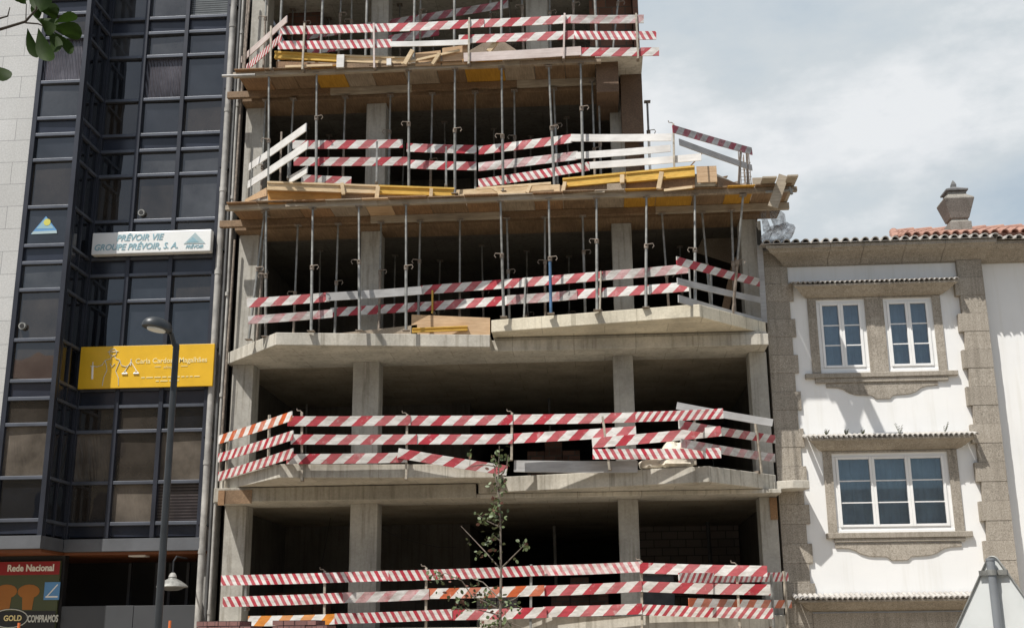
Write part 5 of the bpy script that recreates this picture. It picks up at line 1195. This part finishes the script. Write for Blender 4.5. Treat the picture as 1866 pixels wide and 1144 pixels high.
q = ap+ex*.19+Vector((0,0,-.50)); build('sticker', MB().add([q+en*.003, q+ex*.10+en*.003, q+ex*.10+en*.003+Vector((0,0,.13)), q+en*.003+Vector((0,0,.13)), q+en*.0004, q+ex*.10+en*.0004, q+ex*.10+en*.0004+Vector((0,0,.13)), q+en*.0004+Vector((0,0,.13))], [(0,1,2,3), (7,6,5,4), (0,4,5,1), (1,5,6,2), (2,6,7,3), (3,7,4,0)]), M['sticker'], tp)
# pallet of pavers and two orange stakes in front of the building
a = atY(358, 1131, 19.6); b = atY(596, 1131, 19.6); PB = thing('paver_stack', 'stack of reddish clay pavers standing in front of the lowest barrier', 'paver stack', ((a.x+b.x)/2, 19.6, .13))
m = MB(); nz = 21; hh = (a.z-.28)/nz
steps = [0, 1, 2, 3, 4, 5, 6, 7, 8, 9, 10, 11]
bw = (b.x-a.x)/12
for i in range(12):
    top = nz-(2 if i in (5, 6) else (1 if i in (4, 11) else 0))
    for k in range(top):
        if k < nz-8 and 0: continue
        dx = random.uniform(-.004, .004); m.box((a.x+i*bw+.004+dx, 19.6+random.uniform(0, .012), .28+k*hh+.002), (a.x+(i+1)*bw-.004+dx, 20.3, .28+(k+1)*hh-.003))
build('pavers', m, M['paver'], PB); build('pallet', MB().box((a.x, 19.6, .13), (b.x, 20.3, .27)), M['old_board'], PB)
for (x, y, lb) in ((35, 1134, 'thin orange stake in front of the shop sign'), (310, 1130, 'thin orange stake right of the lamp post foot')):
    p = atY(x, y, 18.0); m = MB().tube([(p.x, 18, .13), (p.x, 18, p.z)], .022, 8); o = build('stake', m, M['orange_post'], None, origin=(p.x, 18, .13)); tag(o, lb, 'stake', 'orange fence stakes')
# young tree
def leafquad(m, p, L, Wd, d, up):
    s = d.cross(up).normalized(); up = s.cross(d)
    m.add([p, p+d*L*.35+s*Wd*.5+up*L*.04, p+d*L*.75+s*Wd*.42, p+d*L, p+d*L*.75-s*Wd*.42, p+d*L*.35-s*Wd*.5+up*L*.04], [(0,1,2,3), (0,3,4,5)])
def rdir(r): 
    while True:
        v = Vector((r.uniform(-1,1), r.uniform(-1,1), r.uniform(-1,1)))
        if .05 < v.length < 1: return v.normalized()
ST = thing('young_tree', 'thin young tree with sparse small leaves in front of the lowest barrier', 'tree', (-1.51, 19, .13)); R_ = random.Random(11)
def sp(x, y, dy=0): return atY(x, y, 19+dy)
tr = MB().tube([(-1.51, 19, .13), sp(911, 1144), sp(913, 1050), sp(912, 960), sp(908, 870), sp(910, 812)], [.036, .025, .019, .015, .010, .004], 8)
br = [[(912, 1036), (880, 1000), (840, 958)], [(914, 1034), (940, 1008), (958, 990)], [(912, 960), (890, 950), (872, 938)], [(908, 1108), (860, 1085), (842, 1058), (812, 1044), (790, 1048)], [(910, 1090), (880, 1060), (850, 1050)], [(910, 1100), (935, 1092), (948, 1084)],
      [(910, 1120), (870, 1110), (826, 1108)], [(908, 905), (902, 860), (903, 835)], [(910, 870), (924, 848), (926, 828)], [(908, 850), (880, 846), (856, 850), (857, 824)], [(911, 985), (900, 975), (888, 984)], [(912, 1130), (945, 1140), (960, 1150)], [(906, 1140), (885, 1142)]]
dys = [.3, -.2, .1, -.35, .3, .2, .25, .1, -.1, .2, -.1, .1, -.1]; P3 = []
for b_, dy in zip(br, dys):
    pts = [sp(x, y, dy*i/(len(b_)-1)) for i, (x, y) in enumerate(b_)]; P3.append(pts); tr.tube(pts, [.013-.009*i/(len(pts)-1) for i in range(len(pts))], 6)
build('trunk', tr, M['bark'], ST, smooth=True)
lm = MB(); lr = MB()
def cluster(x, y, n, sx, sy, dy=0):
    for _ in range(int(n*.8)):
        p = sp(x+R_.gauss(0, sx), y+R_.gauss(0, sy), dy+R_.gauss(0, .08)); leafquad(lr if R_.random() < .16 else lm, p, R_.uniform(.05, .095), R_.uniform(.036, .062), rdir(R_), rdir(R_))
for (x, y, n, sx, sy) in ((908, 825, 14, 4, 8), (908, 850, 34, 6, 10), (910, 880, 40, 7, 12), (907, 905, 26, 5, 10), (906, 930, 60, 8, 9), (890, 945, 34, 9, 6), (876, 940, 18, 4, 5), (895, 983, 30, 7, 8), (903, 1005, 14, 5, 8), (855, 985, 4, 5, 5), (872, 1008, 14, 6, 6), (955, 992, 18, 5, 5), (935, 1014, 3, 5, 4),
      (856, 828, 8, 3, 6), (924, 838, 12, 4, 8), (800, 1048, 30, 8, 7), (828, 1058, 8, 6, 6), (850, 1075, 10, 6, 5), (842, 1098, 34, 10, 8), (885, 1086, 36, 9, 9), (895, 1100, 24, 8, 6), (870, 1062, 8, 6, 6), (935, 1105, 22, 8, 6), (915, 1096, 16, 7, 7), (905, 1130, 34, 10, 8), (885, 1140, 22, 8, 5), (920, 1137, 18, 7, 5), (830, 1110, 8, 6, 4), (908, 960, 14, 4, 9), (812, 1070, 6, 8, 8)):
    cluster(x, y, n, sx, sy)
build('crown', lm, M['leaf'], ST); build('reddish_leaves', lr, M['leaf_red'], ST)
# broad leaved branch hanging in at the upper left
SB = thing('broad_leaved_tree', 'tree branch with dark glossy broad leaves reaching in at the upper left corner', 'tree', (-4.6, 4.0, .13)); R_ = random.Random(5); YL = 4.6
def bp(x, y, dy=0): return atY(x, y, YL+dy)
tm = MB().tube([(-4.6, 4.0, .13), (-4.55, 4.05, 2.2), (-4.3, 4.2, 3.6), (-3.9, 4.3, 4.6)], [.14, .11, .08, .04], 12)
tm.tube([(-4.42, 4.12, 3.0), (-3.4, 4.45, 3.05), bp(-160, 75), bp(0, 54), bp(46, 40), bp(66, 18), bp(70, -20)], [.04, .022, .012, .007, .006, .005, .003], 8)
tm.tube([bp(-60, 60), bp(-8, 36), bp(14, 30), bp(18, 14)], [.006, .005, .0035, .002], 6); tm.tube([bp(46, 42), bp(70, 44), bp(88, 52)], [.004, .0035, .002], 6); tm.tube([bp(47, 40), bp(48, 8)], [.003, .002], 6)
tm.tube([bp(-90, 70), bp(-40, 110), bp(-5, 128)], [.006, .005, .003], 6)
build('trunk', tm, M['bark_dark'], SB, smooth=True)
lm = MB()
def bleaf(x0, y0, x1, y1, wpx, dz=0.0, turn=0.0):
    a = bp(x0, y0, dz); b = bp(x1, y1, dz+R_.uniform(-.03, .03)); d = (b-a); L = d.length; d.normalize(); Wd = wpx*4.6/2160*.92
    vw = (a-CAM).normalized(); s = d.cross(vw).normalized(); nrm = s.cross(d).normalized(); s = (s*math.cos(turn)+nrm*math.sin(turn)); nrm = s.cross(d).normalized()
    prof = [(0, .03), (.12, .25), (.3, .62), (.5, .92), (.68, 1.0), (.82, .9), (.93, .58), (1.0, .08)]; b0 = len(lm.v)
    for (u, w_) in prof:
        c = a+d*L*u+nrm*L*.10*math.sin(u*2.6)
        for k in (-1, -.5, 0, .5, 1): lm.v.append(c+s*k*Wd*.5*w_+nrm*Wd*.10*abs(k)*w_)
    for i in range(len(prof)-1):
        for k in range(4): lm.f.append((b0+i*5+k, b0+i*5+k+1, b0+(i+1)*5+k+1, b0+(i+1)*5+k))
for q in ((66, 20, 66, -18, 36), (72, 20, 108, 16, 32), (74, 22, 82, -20, 40), (66, 34, 104, 44, 30), (92, 50, 148, 62, 40), (100, 42, 140, 30, 26), (50, 52, 68, 104, 26), (70, 52, 90, 109, 38), (88, 54, 104, 92, 30), (98, 58, 130, 96, 24), (70, 38, 60, 4, 28), (84, 22, 106, 26, 26), (-22, 118, 19, 140, 34), (48, 8, 30, -8, 22), (52, 0, 24, -6, 18), (74, 36, 96, 60, 30)):
    bleaf(*q, dz=R_.uniform(-.05, .06), turn=R_.uniform(-.5, .5))
for k in range(70):                                             # the rest of the crown, out of the picture to the left and above
    x = R_.uniform(-420, -60); y = R_.uniform(-260, 90); a = R_.uniform(0, 6.28); bleaf(x, y, x+50*math.cos(a), y+50*math.sin(a), R_.uniform(24, 38), R_.uniform(-.5, .5), R_.uniform(-1, 1))
build('crown', lm, M['bigleaf'], SB, smooth=True)
# ------------------------------------------------------------------ the other side of the street, seen only as reflections
for (x0, x1, h, mt, lb) in ((-34, -14, 13.5, 'wall_far', 'cream house with red roof across the street, left'), (-13.8, 4, 10.5, 'render', 'white house with red roof across the street, middle'), (4.2, 26, 6.2, 'wall_far', 'cream house with red roof across the street, right')):
    T = thing('terrace_house', lb, 'building', ((x0+x1)/2, -9, 0), 'houses across the street')
    build('wall', MB().box((x0, -18, 0), (x1, -9, h)), M[mt], T)
    build('roof', MB().add([(x0-.3, -8.6, h), (x1+.3, -8.6, h), (x1+.3, -13.5, h+2.6), (x0-.3, -13.5, h+2.6), (x0-.3, -18.4, h), (x1+.3, -18.4, h)], [(0,1,2,3), (3,2,5,4), (0,3,4), (1,5,2)]), M['tarpaulin' if h < 8 else 'rooftile'], T)
    x = x0+1.2
    while x < x1-1.5:
        for f in range(int(h/3)): build('window', MB().box((x, -8.99, f*3+1), (x+1.1, -8.9, f*3+2.5)), M['spandrel'], T)
        x += 3.2
